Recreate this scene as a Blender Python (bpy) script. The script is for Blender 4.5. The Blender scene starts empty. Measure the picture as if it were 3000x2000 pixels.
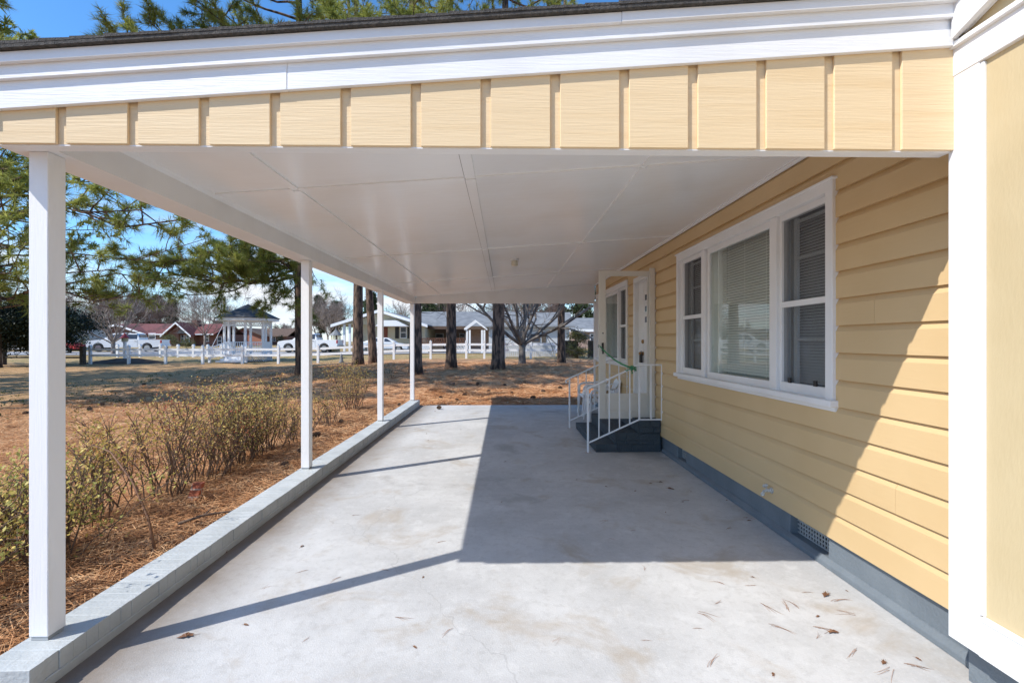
import bpy, math, random
import numpy as np
from mathutils import Vector, Matrix

R = math.radians
scene = bpy.context.scene
C = scene.collection
CAMZ = 1.54

# ------------------------------------------------------------------ camera
cam = bpy.data.cameras.new("camera")
cam.lens = 16.0; cam.sensor_width = 36.0; cam.sensor_fit = 'HORIZONTAL'
cam.clip_start = 0.05; cam.clip_end = 3000
camo = bpy.data.objects.new("camera", cam); C.objects.link(camo)
camo.location = (0, 0, CAMZ); camo.rotation_euler = (R(90), 0, R(-1.0))
scene.camera = camo

# ------------------------------------------------------------------ light
SUN_EL, SUN_AZ = R(45.5), R(30.0)          # sun stands left (-X) and behind (-Y) the camera
to_sun = Vector((-math.cos(SUN_EL)*math.cos(SUN_AZ), -math.cos(SUN_EL)*math.sin(SUN_AZ), math.sin(SUN_EL)))
sl = bpy.data.lights.new("sun", 'SUN'); sl.energy = 3.0; sl.angle = R(0.53); sl.color = (1.0, 0.965, 0.91)
so = bpy.data.objects.new("sun", sl); C.objects.link(so)
so.rotation_euler = to_sun.to_track_quat('Z', 'Y').to_euler()
so.location = (-20, -12, 25)

world = bpy.data.worlds.new("World"); scene.world = world; world.use_nodes = True
nt = world.node_tree; nt.nodes.clear()
def N(t, typ, **kw):
    n = t.nodes.new(typ)
    for k, v in kw.items(): setattr(n, k, v)
    return n
wo = N(nt, 'ShaderNodeOutputWorld'); bg = N(nt, 'ShaderNodeBackground'); bg.inputs[1].default_value = 0.15
sky = N(nt, 'ShaderNodeTexSky', sky_type='NISHITA', sun_disc=False)
sky.sun_elevation = SUN_EL
sky.sun_rotation = math.atan2(to_sun.x, to_sun.y)
sky.air_density = 1.0; sky.dust_density = 0.35; sky.ozone_density = 3.0; sky.altitude = 100
tc = N(nt, 'ShaderNodeTexCoord')
sep = N(nt, 'ShaderNodeSeparateXYZ'); nt.links.new(tc.outputs['Generated'], sep.inputs[0])
def wmath(op, a, b=None, c=None):
    m = N(nt, 'ShaderNodeMath', operation=op)
    for i, v in enumerate((a, b, c)):
        if v is None: continue
        if isinstance(v, (int, float)): m.inputs[i].default_value = v
        else: nt.links.new(v, m.inputs[i])
    return m.outputs[0]
zz = wmath('ADD', wmath('MAXIMUM', sep.outputs[2], 0.0), 0.16)
cx = wmath('DIVIDE', sep.outputs[0], zz); cy = wmath('DIVIDE', sep.outputs[1], zz)
comb = N(nt, 'ShaderNodeCombineXYZ'); nt.links.new(cx, comb.inputs[0]); nt.links.new(cy, comb.inputs[1])
cn = N(nt, 'ShaderNodeTexNoise'); cn.inputs['Scale'].default_value = 0.95; cn.inputs['Detail'].default_value = 9
cn.inputs['Roughness'].default_value = 0.58; cn.inputs['Distortion'].default_value = 0.35
nt.links.new(comb.outputs[0], cn.inputs['Vector'])
low = wmath('SUBTRACT', 0.52, wmath('MULTIPLY', sep.outputs[2], 1.15))           # cloud cover by height in the sky
cov = wmath('ADD', cn.outputs[0], wmath('MULTIPLY', low, 0.62))
cr = N(nt, 'ShaderNodeMapRange'); cr.interpolation_type = 'SMOOTHSTEP'
cr.inputs[1].default_value = 0.62; cr.inputs[2].default_value = 0.88; nt.links.new(cov, cr.inputs[0])
mix = N(nt, 'ShaderNodeMix', data_type='RGBA'); nt.links.new(cr.outputs[0], mix.inputs[0])
hs = N(nt, 'ShaderNodeHueSaturation'); hs.inputs['Saturation'].default_value = 1.12; hs.inputs['Value'].default_value = 0.95
tint = N(nt, 'ShaderNodeMix', data_type='RGBA', blend_type='MULTIPLY'); tint.inputs[0].default_value = 1.0
nt.links.new(sky.outputs[0], tint.inputs[6]); tint.inputs[7].default_value = (.74, .89, 1.0, 1)
nt.links.new(tint.outputs[2], hs.inputs['Color']); nt.links.new(hs.outputs[0], mix.inputs[6])
mix.inputs[7].default_value = (3.6, 3.75, 4.0, 1)
nt.links.new(mix.outputs[2], bg.inputs[0]); nt.links.new(bg.outputs[0], wo.inputs[0])

scene.view_settings.view_transform = 'Standard'; scene.view_settings.look = 'None'
scene.view_settings.exposure = 0.86; scene.view_settings.gamma = 1.0
scene.cycles.max_bounces = 10; scene.cycles.diffuse_bounces = 6; scene.cycles.transparent_max_bounces = 12
scene.cycles.use_denoising = True

# ------------------------------------------------------------------ helpers
TH = R(1.0)
def ray(px, py):
    u = (px-1500)/1333.0; v = (1000-py)/1333.0
    X = u*math.cos(TH)+math.sin(TH); Y = math.cos(TH)-u*math.sin(TH)
    return X/Y, v/Y
def at(px, py, Y):
    a, b = ray(px, py); return Vector((a*Y, Y, CAMZ+b*Y))

def sstep(a, b, x):
    t = min(1.0, max(0.0, (x-a)/(b-a))); return t*t*(3-2*t)
def lerpt(tab, x):
    if x <= tab[0][0]: return tab[0][1]
    for (x0, y0), (x1, y1) in zip(tab, tab[1:]):
        if x <= x1: return y0+(y1-y0)*(x-x0)/(x1-x0)
    return tab[-1][1]
LT = [(12, 0), (20, .05), (29, .13), (45, .45), (80, .76), (140, 1.0)]
RT = [(10.9, 0), (12.5, .04), (15, .17), (18, .34), (20, .40), (23, .44), (30, .46), (45, .5), (80, .76), (140, 1.0)]
def ground_z(x, y):
    s = sstep(-15, -4.5, x)
    z = lerpt(LT, y)*(1-s)+lerpt(RT, y)*s
    return z-0.035
def mound(x, y):
    b = 0.022*math.sin(x*2.1+y*.7)*math.sin(y*1.7-x*.4)+0.015*math.sin(x*5.3+1.3)*math.sin(y*4.7)
    k = 1-sstep(26, 40, y)
    g = ground_z(x, y)
    if x > -2.2 and y < 11.25: return g-0.06
    return g+b*k*(0.35 if (x > -4.0 and y < 12) else 1.0)

class MB:
    def __init__(s): s.v = []; s.f = []; s.smooth = False
    def add(s, vs, fs):
        o = len(s.v); s.v += [tuple(p) for p in vs]; s.f += [tuple(i+o for i in f) for f in fs]; return s
    def box(s, x0, x1, y0, y1, z0, z1):
        return s.add([(x0,y0,z0),(x1,y0,z0),(x1,y1,z0),(x0,y1,z0),(x0,y0,z1),(x1,y0,z1),(x1,y1,z1),(x0,y1,z1)],
                     [(0,3,2,1),(4,5,6,7),(0,1,5,4),(1,2,6,5),(2,3,7,6),(3,0,4,7)])
    def prism(s, poly, axis, a, b):
        """poly: 2D points, extruded along axis from a to b. axis x: (y,z); y: (x,z); z: (x,y)"""
        def P(p, t): return {'x': (t, p[0], p[1]), 'y': (p[0], t, p[1]), 'z': (p[0], p[1], t)}[axis]
        n = len(poly)
        ar = sum(poly[i][0]*poly[(i+1) % n][1]-poly[(i+1) % n][0]*poly[i][1] for i in range(n))
        if (ar < 0) != (axis == 'y'): poly = poly[::-1]
        vs = [P(p, a) for p in poly]+[P(p, b) for p in poly]
        fs = [tuple(reversed(range(n))), tuple(range(n, 2*n))]
        fs += [(i, (i+1) % n, n+(i+1) % n, n+i) for i in range(n)]
        if a > b: fs = [tuple(reversed(f)) for f in fs]
        return s.add(vs, fs)
    def tube(s, pts, rad, n=8, cap=True):
        pts = [Vector(p) for p in pts]
        if not isinstance(rad, (list, tuple)): rad = [rad]*len(pts)
        up = None; base = len(s.v); vs = []; fs = []
        for i, p in enumerate(pts):
            t = (pts[min(i+1, len(pts)-1)]-pts[max(i-1, 0)])
            if t.length < 1e-9: t = Vector((0, 0, 1))
            t.normalize()
            if up is None:
                up = Vector((0, 0, 1)) if abs(t.z) < .9 else Vector((1, 0, 0))
            a = up-t*up.dot(t)
            if a.length < 1e-6: a = t.orthogonal()
            a.normalize(); b = t.cross(a); up = a
            for k in range(n):
                an = 2*math.pi*(k+.5)/n
                vs.append(p+(a*math.cos(an)+b*math.sin(an))*rad[i])
        for i in range(len(pts)-1):
            for k in range(n):
                fs.append((i*n+k, i*n+(k+1) % n, (i+1)*n+(k+1) % n, (i+1)*n+k))
        if cap:
            fs.append(tuple(reversed(range(n)))); fs.append(tuple((len(pts)-1)*n+k for k in range(n)))
        return s.add(vs, fs)
    def lathe(s, prof, cx, cy, n=16, rot=0):
        vs = []; fs = []
        for r, z in prof:
            for k in range(n):
                a = 2*math.pi*k/n+rot; vs.append((cx+r*math.cos(a), cy+r*math.sin(a), z))
        m = len(prof)
        for i in range(m-1):
            for k in range(n): fs.append((i*n+k, i*n+(k+1) % n, (i+1)*n+(k+1) % n, (i+1)*n+k))
        fs.append(tuple(reversed(range(n)))); fs.append(tuple((m-1)*n+k for k in range(n)))
        return s.add(vs, fs)

def mesh_np(name, verts, nper):
    """verts: (M*nper,3) float array of independent polygons with nper corners"""
    me = bpy.data.meshes.new(name); n = len(verts); m = n//nper
    me.vertices.add(n); me.vertices.foreach_set('co', np.ascontiguousarray(verts, dtype=np.float32).ravel())
    me.loops.add(n); me.loops.foreach_set('vertex_index', np.arange(n, dtype=np.int32))
    me.polygons.add(m); me.polygons.foreach_set('loop_start', np.arange(0, n, nper, dtype=np.int32))
    me.polygons.foreach_set('loop_total', np.full(m, nper, dtype=np.int32))
    me.update(calc_edges=True); return me

def origin_of(o):
    p = Vector((0, 0, 0))
    while o is not None: p += o.location; o = o.parent
    return p
def tag(o, label=None, cat=None, group=None, kind=None):
    if label: o['label'] = label
    if cat: o['category'] = cat
    if group: o['group'] = group
    if kind: o['kind'] = kind
    return o
def thing(name, label, cat, loc=(0, 0, 0), group=None):
    o = bpy.data.objects.new(name, None); C.objects.link(o); o.location = loc
    o.empty_display_size = 0.2
    return tag(o, label, cat, group)
def obj(name, mb, m, parent=None, loc=None, smooth=False, bevel=0, seg=1, label=None):
    if isinstance(mb, MB):
        me = bpy.data.meshes.new(name); me.from_pydata(mb.v, [], mb.f); me.update()
    else: me = mb
    me.materials.append(m)
    if smooth: me.polygons.foreach_set('use_smooth', [True]*len(me.polygons))
    o = bpy.data.objects.new(name, me); C.objects.link(o)
    org = Vector(loc) if loc is not None else Vector((0, 0, 0))
    if parent is not None: org = origin_of(parent); o.parent = parent
    else: o.location = org
    if org.length > 0: me.transform(Matrix.Translation(-org))
    if bevel:
        b = o.modifiers.new('bevel', 'BEVEL'); b.width = bevel; b.segments = seg; b.limit_method = 'ANGLE'; b.angle_limit = R(35)
    if label: o['label'] = label
    return o
def copy_tree(o, parent=None):
    c = o.copy(); C.objects.link(c)
    if parent is not None: c.parent = parent
    for ch in list(o.children): copy_tree(ch, c)
    return c

# ------------------------------------------------------------------ materials
def mat(name, col, rough=.6, col2=None, nscale=4.0, bump=0, bscale=40, stretch=None, spec=.5, metal=0, detail=6, contrast=(.35, .65), bstretch=None, rand=False):
    m = bpy.data.materials.new(name); m.use_nodes = True; t = m.node_tree; p = t.nodes['Principled BSDF']
    p.inputs['Base Color'].default_value = (*col, 1); p.inputs['Roughness'].default_value = rough
    p.inputs['Specular IOR Level'].default_value = spec; p.inputs['Metallic'].default_value = metal
    co = N(t, 'ShaderNodeTexCoord')
    def vec(st):
        if not st: return co.outputs['Object']
        mp = N(t, 'ShaderNodeMapping'); mp.inputs['Scale'].default_value = st
        if rand:
            oi = N(t, 'ShaderNodeObjectInfo'); ml = N(t, 'ShaderNodeMath', operation='MULTIPLY'); ml.inputs[1].default_value = 37.0
            t.links.new(oi.outputs['Random'], ml.inputs[0]); t.links.new(ml.outputs[0], mp.inputs['Location'])
        t.links.new(co.outputs['Object'], mp.inputs[0]); return mp.outputs[0]
    if col2 is not None:
        n = N(t, 'ShaderNodeTexNoise'); n.inputs['Scale'].default_value = nscale; n.inputs['Detail'].default_value = detail
        t.links.new(vec(stretch), n.inputs['Vector'])
        mr = N(t, 'ShaderNodeMapRange'); mr.inputs[1].default_value = contrast[0]; mr.inputs[2].default_value = contrast[1]
        t.links.new(n.outputs[0], mr.inputs[0])
        mx = N(t, 'ShaderNodeMix', data_type='RGBA'); mx.inputs[6].default_value = (*col, 1); mx.inputs[7].default_value = (*col2, 1)
        t.links.new(mr.outputs[0], mx.inputs[0]); t.links.new(mx.outputs[2], p.inputs['Base Color'])
    if bump:
        n = N(t, 'ShaderNodeTexNoise'); n.inputs['Scale'].default_value = bscale; n.inputs['Detail'].default_value = 6
        t.links.new(vec(bstretch or stretch), n.inputs['Vector'])
        b = N(t, 'ShaderNodeBump'); b.inputs['Strength'].default_value = bump; b.inputs['Distance'].default_value = .02
        t.links.new(n.outputs[0], b.inputs['Height']); t.links.new(b.outputs[0], p.inputs['Normal'])
    return m
def leafmat(name, cols, nscale=2.0, trans=.35, rough=.55):
    m = bpy.data.materials.new(name); m.use_nodes = True; t = m.node_tree; p = t.nodes['Principled BSDF']
    out = t.nodes['Material Output']; p.inputs['Roughness'].default_value = rough; p.inputs['Specular IOR Level'].default_value = .3
    g = N(t, 'ShaderNodeNewGeometry'); n = N(t, 'ShaderNodeTexNoise'); n.inputs['Scale'].default_value = nscale; n.inputs['Detail'].default_value = 3
    t.links.new(g.outputs['Position'], n.inputs['Vector'])
    ad = N(t, 'ShaderNodeMath', operation='MULTIPLY_ADD'); ad.inputs[1].default_value = .55
    t.links.new(g.outputs['Random Per Island'], ad.inputs[0])
    s2 = N(t, 'ShaderNodeMath', operation='MULTIPLY_ADD'); s2.inputs[1].default_value = 1.1; s2.inputs[2].default_value = -.26
    t.links.new(n.outputs[0], s2.inputs[0]); t.links.new(s2.outputs[0], ad.inputs[2])
    r = N(t, 'ShaderNodeValToRGB'); t.links.new(ad.outputs[0], r.inputs[0])
    el = r.color_ramp.elements
    el[0].position = 0; el[0].color = (*cols[0], 1); el[1].position = 1; el[1].color = (*cols[-1], 1)
    for i, c in enumerate(cols[1:-1]):
        e = el.new((i+1)/(len(cols)-1)); e.color = (*c, 1)
    t.links.new(r.outputs[0], p.inputs['Base Color'])
    tr = N(t, 'ShaderNodeBsdfTranslucent'); t.links.new(r.outputs[0], tr.inputs[0])
    mx = N(t, 'ShaderNodeMixShader'); mx.inputs[0].default_value = trans
    t.links.new(p.outputs[0], mx.inputs[1]); t.links.new(tr.outputs[0], mx.inputs[2]); t.links.new(mx.outputs[0], out.inputs[0])
    return m
def glassmat(name, tint=(.9, .95, .95), refl=1.5, base=.04):
    m = bpy.data.materials.new(name); m.use_nodes = True; t = m.node_tree; t.nodes.clear()
    out = N(t, 'ShaderNodeOutputMaterial'); tr = N(t, 'ShaderNodeBsdfTransparent'); tr.inputs[0].default_value = (*tint, 1)
    gl = N(t, 'ShaderNodeBsdfGlossy'); gl.inputs['Roughness'].default_value = .01
    lw = N(t, 'ShaderNodeLayerWeight'); lw.inputs[0].default_value = .5
    fr = N(t, 'ShaderNodeMath', operation='POWER'); fr.inputs[1].default_value = 4.2; t.links.new(lw.outputs['Facing'], fr.inputs[0])
    ma = N(t, 'ShaderNodeMath', operation='MULTIPLY_ADD', use_clamp=True); ma.inputs[1].default_value = refl; ma.inputs[2].default_value = base
    mx = N(t, 'ShaderNodeMixShader'); t.links.new(fr.outputs[0], ma.inputs[0]); t.links.new(ma.outputs[0], mx.inputs[0])
    t.links.new(tr.outputs[0], mx.inputs[1]); t.links.new(gl.outputs[0], mx.inputs[2]); t.links.new(mx.outputs[0], out.inputs[0]); return m
def screenmat(name):
    m = bpy.data.materials.new(name); m.use_nodes = True; t = m.node_tree; t.nodes.clear()
    out = N(t, 'ShaderNodeOutputMaterial'); tr = N(t, 'ShaderNodeBsdfTransparent'); d = N(t, 'ShaderNodeBsdfDiffuse'); d.inputs[0].default_value = (.13, .13, .135, 1)
    mx = N(t, 'ShaderNodeMixShader'); mx.inputs[0].default_value = .50
    t.links.new(tr.outputs[0], mx.inputs[1]); t.links.new(d.outputs[0], mx.inputs[2]); t.links.new(mx.outputs[0], out.inputs[0]); return m

WHITE = mat('white_paint', (.80, .785, .77), .42, (.76, .74, .72), 2.5, .05, 90, bstretch=(1, 1, .15))
WOODW = mat('white_painted_wood', (.82, .81, .80), .45, (.77, .755, .74), 3, .12, 130, bstretch=(.05, 1, 1))
POSTW = mat('white_post_paint', (.82, .805, .79), .45, (.74, .71, .68), 7, .10, 140, contrast=(.58, .85), stretch=(1, 1, .25), bstretch=(1, 1, .05))
CEIL = mat('ceiling_paint', (.87, .865, .86), .22, (.79, .745, .70), .9, .07, 14, contrast=(.5, .8), bstretch=(.3, 1, 1), spec=.45)
YLAP = mat('yellow_lap_paint', (.64, .455, .24), .5, (.595, .415, .21), 1.3, .06, 60, bstretch=(1, .12, 1))
YROUGH = mat('yellow_rough_sawn', (.76, .575, .345), .65, (.72, .525, .295), 9, .13, 120, stretch=(.10, 1, 2.2), bstretch=(.05, 1, 1.0), contrast=(.45, .75), rand=True)
YPANEL = mat('yellow_panel_paint', (.55, .44, .26), .55, (.52, .41, .235), 3, .10, 70, bstretch=(1, 1, .3))
BLUEGREY = mat('bluegrey_block_paint', (.165, .19, .21), .6, (.135, .158, .178), 4, .3, 60)
GREYKERB = mat('grey_brick_paint', (.51, .53, .525), .55, (.42, .44, .435), 5, .25, 50)
DARKSTEP = mat('dark_slate_brick_paint', (.045, .062, .075), .6, (.035, .047, .056), 5, .5, 50)
SHINGLE = mat('asphalt_shingle', (.05, .047, .044), .95, (.10, .09, .08), 60, .6, 200)
BLACK = mat('black_metal', (.02, .02, .02), .4)
BRASS = mat('aged_brass', (.35, .2, .08), .4, metal=.8)
GALV = mat('grey_vent_metal', (.42, .43, .43), .5, metal=.3)
DARKIN = mat('dark_room_interior', (.05, .05, .05), .9)
BLIND = mat('blind_slat', (.86, .86, .80), .5)
DBLIND = mat('blind_behind_screen', (.80, .78, .76), .5)
GAPSH = mat('slat_gap_shade', (.42, .42, .39), .8)  # grey that stands for the shade between blind slats
GLASS = glassmat('window_glass', refl=1.0, base=.075)
FARGLASS = mat('far_window_glass', (.05, .06, .08), .08)
SCREEN = screenmat('insect_screen')
PLASTIC = mat('white_plastic', (.74, .74, .75), .35)
CREAMM = mat('cream_lamp_glass', (.62, .56, .44), .4)
GREENR = mat('green_ribbon', (.05, .22, .10), .5, (.08, .30, .15), 20)
VINYL = mat('white_vinyl', (.80, .81, .83), .4)
REDROOF = mat('red_shingle_roof', (.13, .042, .038), .9, (.18, .062, .055), 3, .4, 20)
BROWNROOF = mat('brown_shingle_roof', (.10, .065, .045), .9, (.14, .09, .06), 3)
GREYROOF = mat('pale_grey_roof', (.22, .225, .225), .75, (.15, .155, .16), 1.5)
CREAMW = mat('cream_vinyl_siding', (.62, .58, .44), .6, (.56, .52, .39), 1, stretch=(1, 1, 18))
BLUEWHITE = mat('white_shed_siding', (.52, .53, .53), .6, (.44, .45, .46), 2, stretch=(1, 1, 14))
DECKW = mat('brown_deck_wood', (.20, .085, .045), .8, (.12, .05, .03), 6)
DARKWOOD = mat('dark_weathered_wood', (.06, .045, .035), .9, (.10, .08, .06), 8, .5, 40)
POLEW = mat('utility_pole_wood', (.16, .14, .10), .9, (.11, .09, .07), 6)
BARK = mat('pine_bark', (.20, .13, .09), .95, (.04, .028, .022), 5, 1.0, 9, stretch=(2.2, 2.2, .5), contrast=(.42, .58))
GREYBARK = mat('grey_bark', (.22, .19, .165), .95, (.10, .085, .075), 4, .6, 14, stretch=(1.5, 1.5, .5))
TWIGG = mat('far_bare_twigs', (.30, .25, .22), .95, (.20, .16, .14), 1.0)
TWIGR = mat('reddish_bare_twigs', (.20, .14, .12), .95, (.13, .095, .085), .6)
STEM = mat('brown_shrub_stem', (.17, .11, .075), .9, (.10, .065, .045), 20)
PINEN = leafmat('pine_needles_green', [(.07, .10, .03), (.19, .23, .05), (.38, .40, .09), (.55, .52, .15)], .8, .5)
PINED = leafmat('pine_needles_dark', [(.018, .030, .018), (.035, .055, .025), (.07, .095, .035), (.12, .14, .05)], .8, .3)
FARPINE = leafmat('far_pine_needles', [(.03, .05, .022), (.055, .08, .035), (.10, .12, .05)], .35, .25)
EVERG = leafmat('dark_evergreen_leaves', [(.008, .014, .008), (.014, .024, .012), (.03, .045, .02)], 1.2, .15)
BUSHL = leafmat('yellow_green_bush_leaves', [(.03, .04, .018), (.10, .11, .04), (.30, .27, .11)], 1.5, .3)
NANDINA = leafmat('shrub_leaves', [(.16, .13, .04), (.36, .29, .07), (.62, .47, .12), (.78, .54, .17), (.54, .20, .08)], 3.5, .35)
NANDINR = leafmat('reddish_shrub_leaves', [(.16, .14, .05), (.40, .33, .10), (.68, .52, .20), (.52, .17, .09), (.42, .05, .05)], 3.5, .35)
NANDIND = leafmat('greener_shrub_leaves', [(.09, .10, .03), (.22, .24, .06), (.50, .45, .12), (.74, .56, .17), (.45, .18, .08)], 3.5, .3)
STRAWN = leafmat('pine_straw_needles', [(.18, .075, .03), (.46, .21, .085), (.72, .40, .19), (.85, .60, .35)], 3.0, .1, .6)
DRYLEAF = mat('dry_leaf', (.14, .06, .03), .7, (.22, .11, .05), 30)
CONE = mat('pine_cone_scales', (.085, .05, .035), .9, (.16, .11, .075), 40, .6, 60)
CARW = mat('white_car_paint', (.80, .80, .80), .25)
TYRE = mat('tyre_rubber', (.02, .02, .02), .85)
RIM = mat('wheel_rim', (.45, .45, .46), .3, metal=.8)
REDL = mat('red_lamp_glass', (.45, .02, .02), .2)
REDP = mat('red_paint', (.42, .03, .025), .4)
HEADL = mat('lamp_lens', (.75, .75, .72), .15)
CHROME = mat('chrome', (.6, .6, .62), .2, metal=1)
SANDK = mat('tan_plastic', (.55, .48, .30), .6)
MULCH = mat('dark_mulch', (.055, .035, .025), .95, (.11, .065, .04), 9, 1, 30)

def brickmat(name, c1, c2, mortar, sc=1.0):
    m = bpy.data.materials.new(name); m.use_nodes = True; t = m.node_tree; p = t.nodes['Principled BSDF']; p.inputs['Roughness'].default_value = .85
    g = N(t, 'ShaderNodeTexCoord'); s = N(t, 'ShaderNodeSeparateXYZ'); t.links.new(g.outputs['Object'], s.inputs[0])
    a = N(t, 'ShaderNodeMath', operation='ADD'); t.links.new(s.outputs[0], a.inputs[0]); t.links.new(s.outputs[1], a.inputs[1])
    cb = N(t, 'ShaderNodeCombineXYZ'); t.links.new(a.outputs[0], cb.inputs[0]); t.links.new(s.outputs[2], cb.inputs[1])
    b = N(t, 'ShaderNodeTexBrick'); b.inputs['Scale'].default_value = sc; b.inputs['Brick Width'].default_value = .21; b.inputs['Row Height'].default_value = .075
    b.inputs['Mortar Size'].default_value = .008; b.inputs['Color1'].default_value = (*c1, 1); b.inputs['Color2'].default_value = (*c2, 1); b.inputs['Mortar'].default_value = (*mortar, 1)
    t.links.new(cb.outputs[0], b.inputs['Vector']); t.links.new(b.outputs['Color'], p.inputs['Base Color'])
    return m
REDBRICK = brickmat('dark_red_brick', (.20, .07, .045), (.13, .045, .035), (.25, .20, .17))
ORANGEBRICK = brickmat('orange_brick', (.42, .13, .06), (.33, .095, .05), (.40, .30, .24))
PINKBRICK = brickmat('pale_pink_brick', (.42, .28, .23), (.34, .22, .18), (.45, .38, .33))

def ground_material():
    m = bpy.data.materials.new('yard_ground'); m.use_nodes = True; t = m.node_tree; p = t.nodes['Principled BSDF']
    p.inputs['Roughness'].default_value = .95; p.inputs['Specular IOR Level'].default_value = .15
    g = N(t, 'ShaderNodeNewGeometry'); s = N(t, 'ShaderNodeSeparateXYZ'); t.links.new(g.outputs['Position'], s.inputs[0])
    def noise(sc, det=6, st=None, rough=.6):
        n = N(t, 'ShaderNodeTexNoise'); n.inputs['Scale'].default_value = sc; n.inputs['Detail'].default_value = det; n.inputs['Roughness'].default_value = rough
        if st:
            mp = N(t, 'ShaderNodeMapping'); mp.inputs['Scale'].default_value = st[:3]; mp.inputs['Rotation'].default_value = (0, 0, st[3])
            t.links.new(g.outputs['Position'], mp.inputs[0]); t.links.new(mp.outputs[0], n.inputs['Vector'])
        else: t.links.new(g.outputs['Position'], n.inputs['Vector'])
        return n.outputs[0]
    def rng(v, a, b):
        r = N(t, 'ShaderNodeMapRange'); r.interpolation_type = 'SMOOTHSTEP'; r.inputs[1].default_value = a; r.inputs[2].default_value = b; t.links.new(v, r.inputs[0]); return r.outputs[0]
    def mixc(f, a, b):
        x = N(t, 'ShaderNodeMix', data_type='RGBA')
        if isinstance(f, float): x.inputs[0].default_value = f
        else: t.links.new(f, x.inputs[0])
        for i, c in ((6, a), (7, b)):
            if isinstance(c, tuple): x.inputs[i].default_value = (*c, 1)
            else: t.links.new(c, x.inputs[i])
        return x.outputs[2]
    def mth(op, a, b):
        x = N(t, 'ShaderNodeMath', operation=op)
        for i, v in enumerate((a, b)):
            if isinstance(v, (int, float)): x.inputs[i].default_value = v
            else: t.links.new(v, x.inputs[i])
        return x.outputs[0]
    fine = noise(26, 8, (1, 3.2, 1, .5)); fine2 = noise(26, 8, (3.2, 1, 1, .3)); blot = noise(.9, 5); big = noise(.22, 4)
    st = mixc(rng(mth('MULTIPLY', fine, fine2), .14, .29), (.18, .075, .035), (.80, .45, .235))
    st = mixc(rng(blot, .45, .72), st, mixc(rng(fine, .35, .65), (.13, .055, .032), (.50, .25, .12)))
    st = mixc(rng(noise(2.6, 7, (1, 1.7, 1, .2)), .52, .64), st, mixc(rng(fine2, .35, .65), (.085, .040, .024), (.34, .15, .07)))  # dark patches coloured into the straw as dappled tree shadow
    st = mixc(rng(noise(1.7, 5), .56, .70), st, mixc(rng(fine2, .35, .65), (.36, .22, .10), (.66, .46, .24)))
    grass = mixc(rng(fine, .35, .68), (.27, .175, .075), (.58, .42, .22))
    grass = mixc(rng(mth('MULTIPLY', noise(6, 5), noise(.6, 3)), .25, .36), grass, (.13, .15, .045))
    mulch_shade = mth('MULTIPLY', rng(mth('ADD', s.outputs[0], mth('MULTIPLY', blot, 1.6)), -3.4, -2.5), rng(s.outputs[1], 11.4, 10.6))  # curb strip: dark mulch colour with the shadow there painted in
    st = mixc(mulch_shade, st, mixc(rng(mth('MULTIPLY', fine, fine2), .16, .32), (.055, .030, .020), (.38, .20, .10)))
    # how much dormant grass shows through the straw: towards the left and beyond the fence
    f1 = rng(mth('ADD', mth('MULTIPLY', s.outputs[0], -.09), mth('MULTIPLY', big, 1.4)), 1.0, 2.2)
    f2 = rng(mth('ADD', s.outputs[1], mth('MULTIPLY', blot, 4)), 28, 34)
    col = mixc(mth('MAXIMUM', mth('MULTIPLY', f1, .5), f2), st, grass)
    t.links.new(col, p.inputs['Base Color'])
    b = N(t, 'ShaderNodeBump'); b.inputs['Strength'].default_value = .9; b.inputs['Distance'].default_value = .05
    hh = mth('ADD', mth('MULTIPLY', fine, fine2), mth('MULTIPLY', noise(7, 5), .6))
    t.links.new(hh, b.inputs['Height']); t.links.new(b.outputs[0], p.inputs['Normal'])
    return m
GROUND = ground_material()

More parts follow.
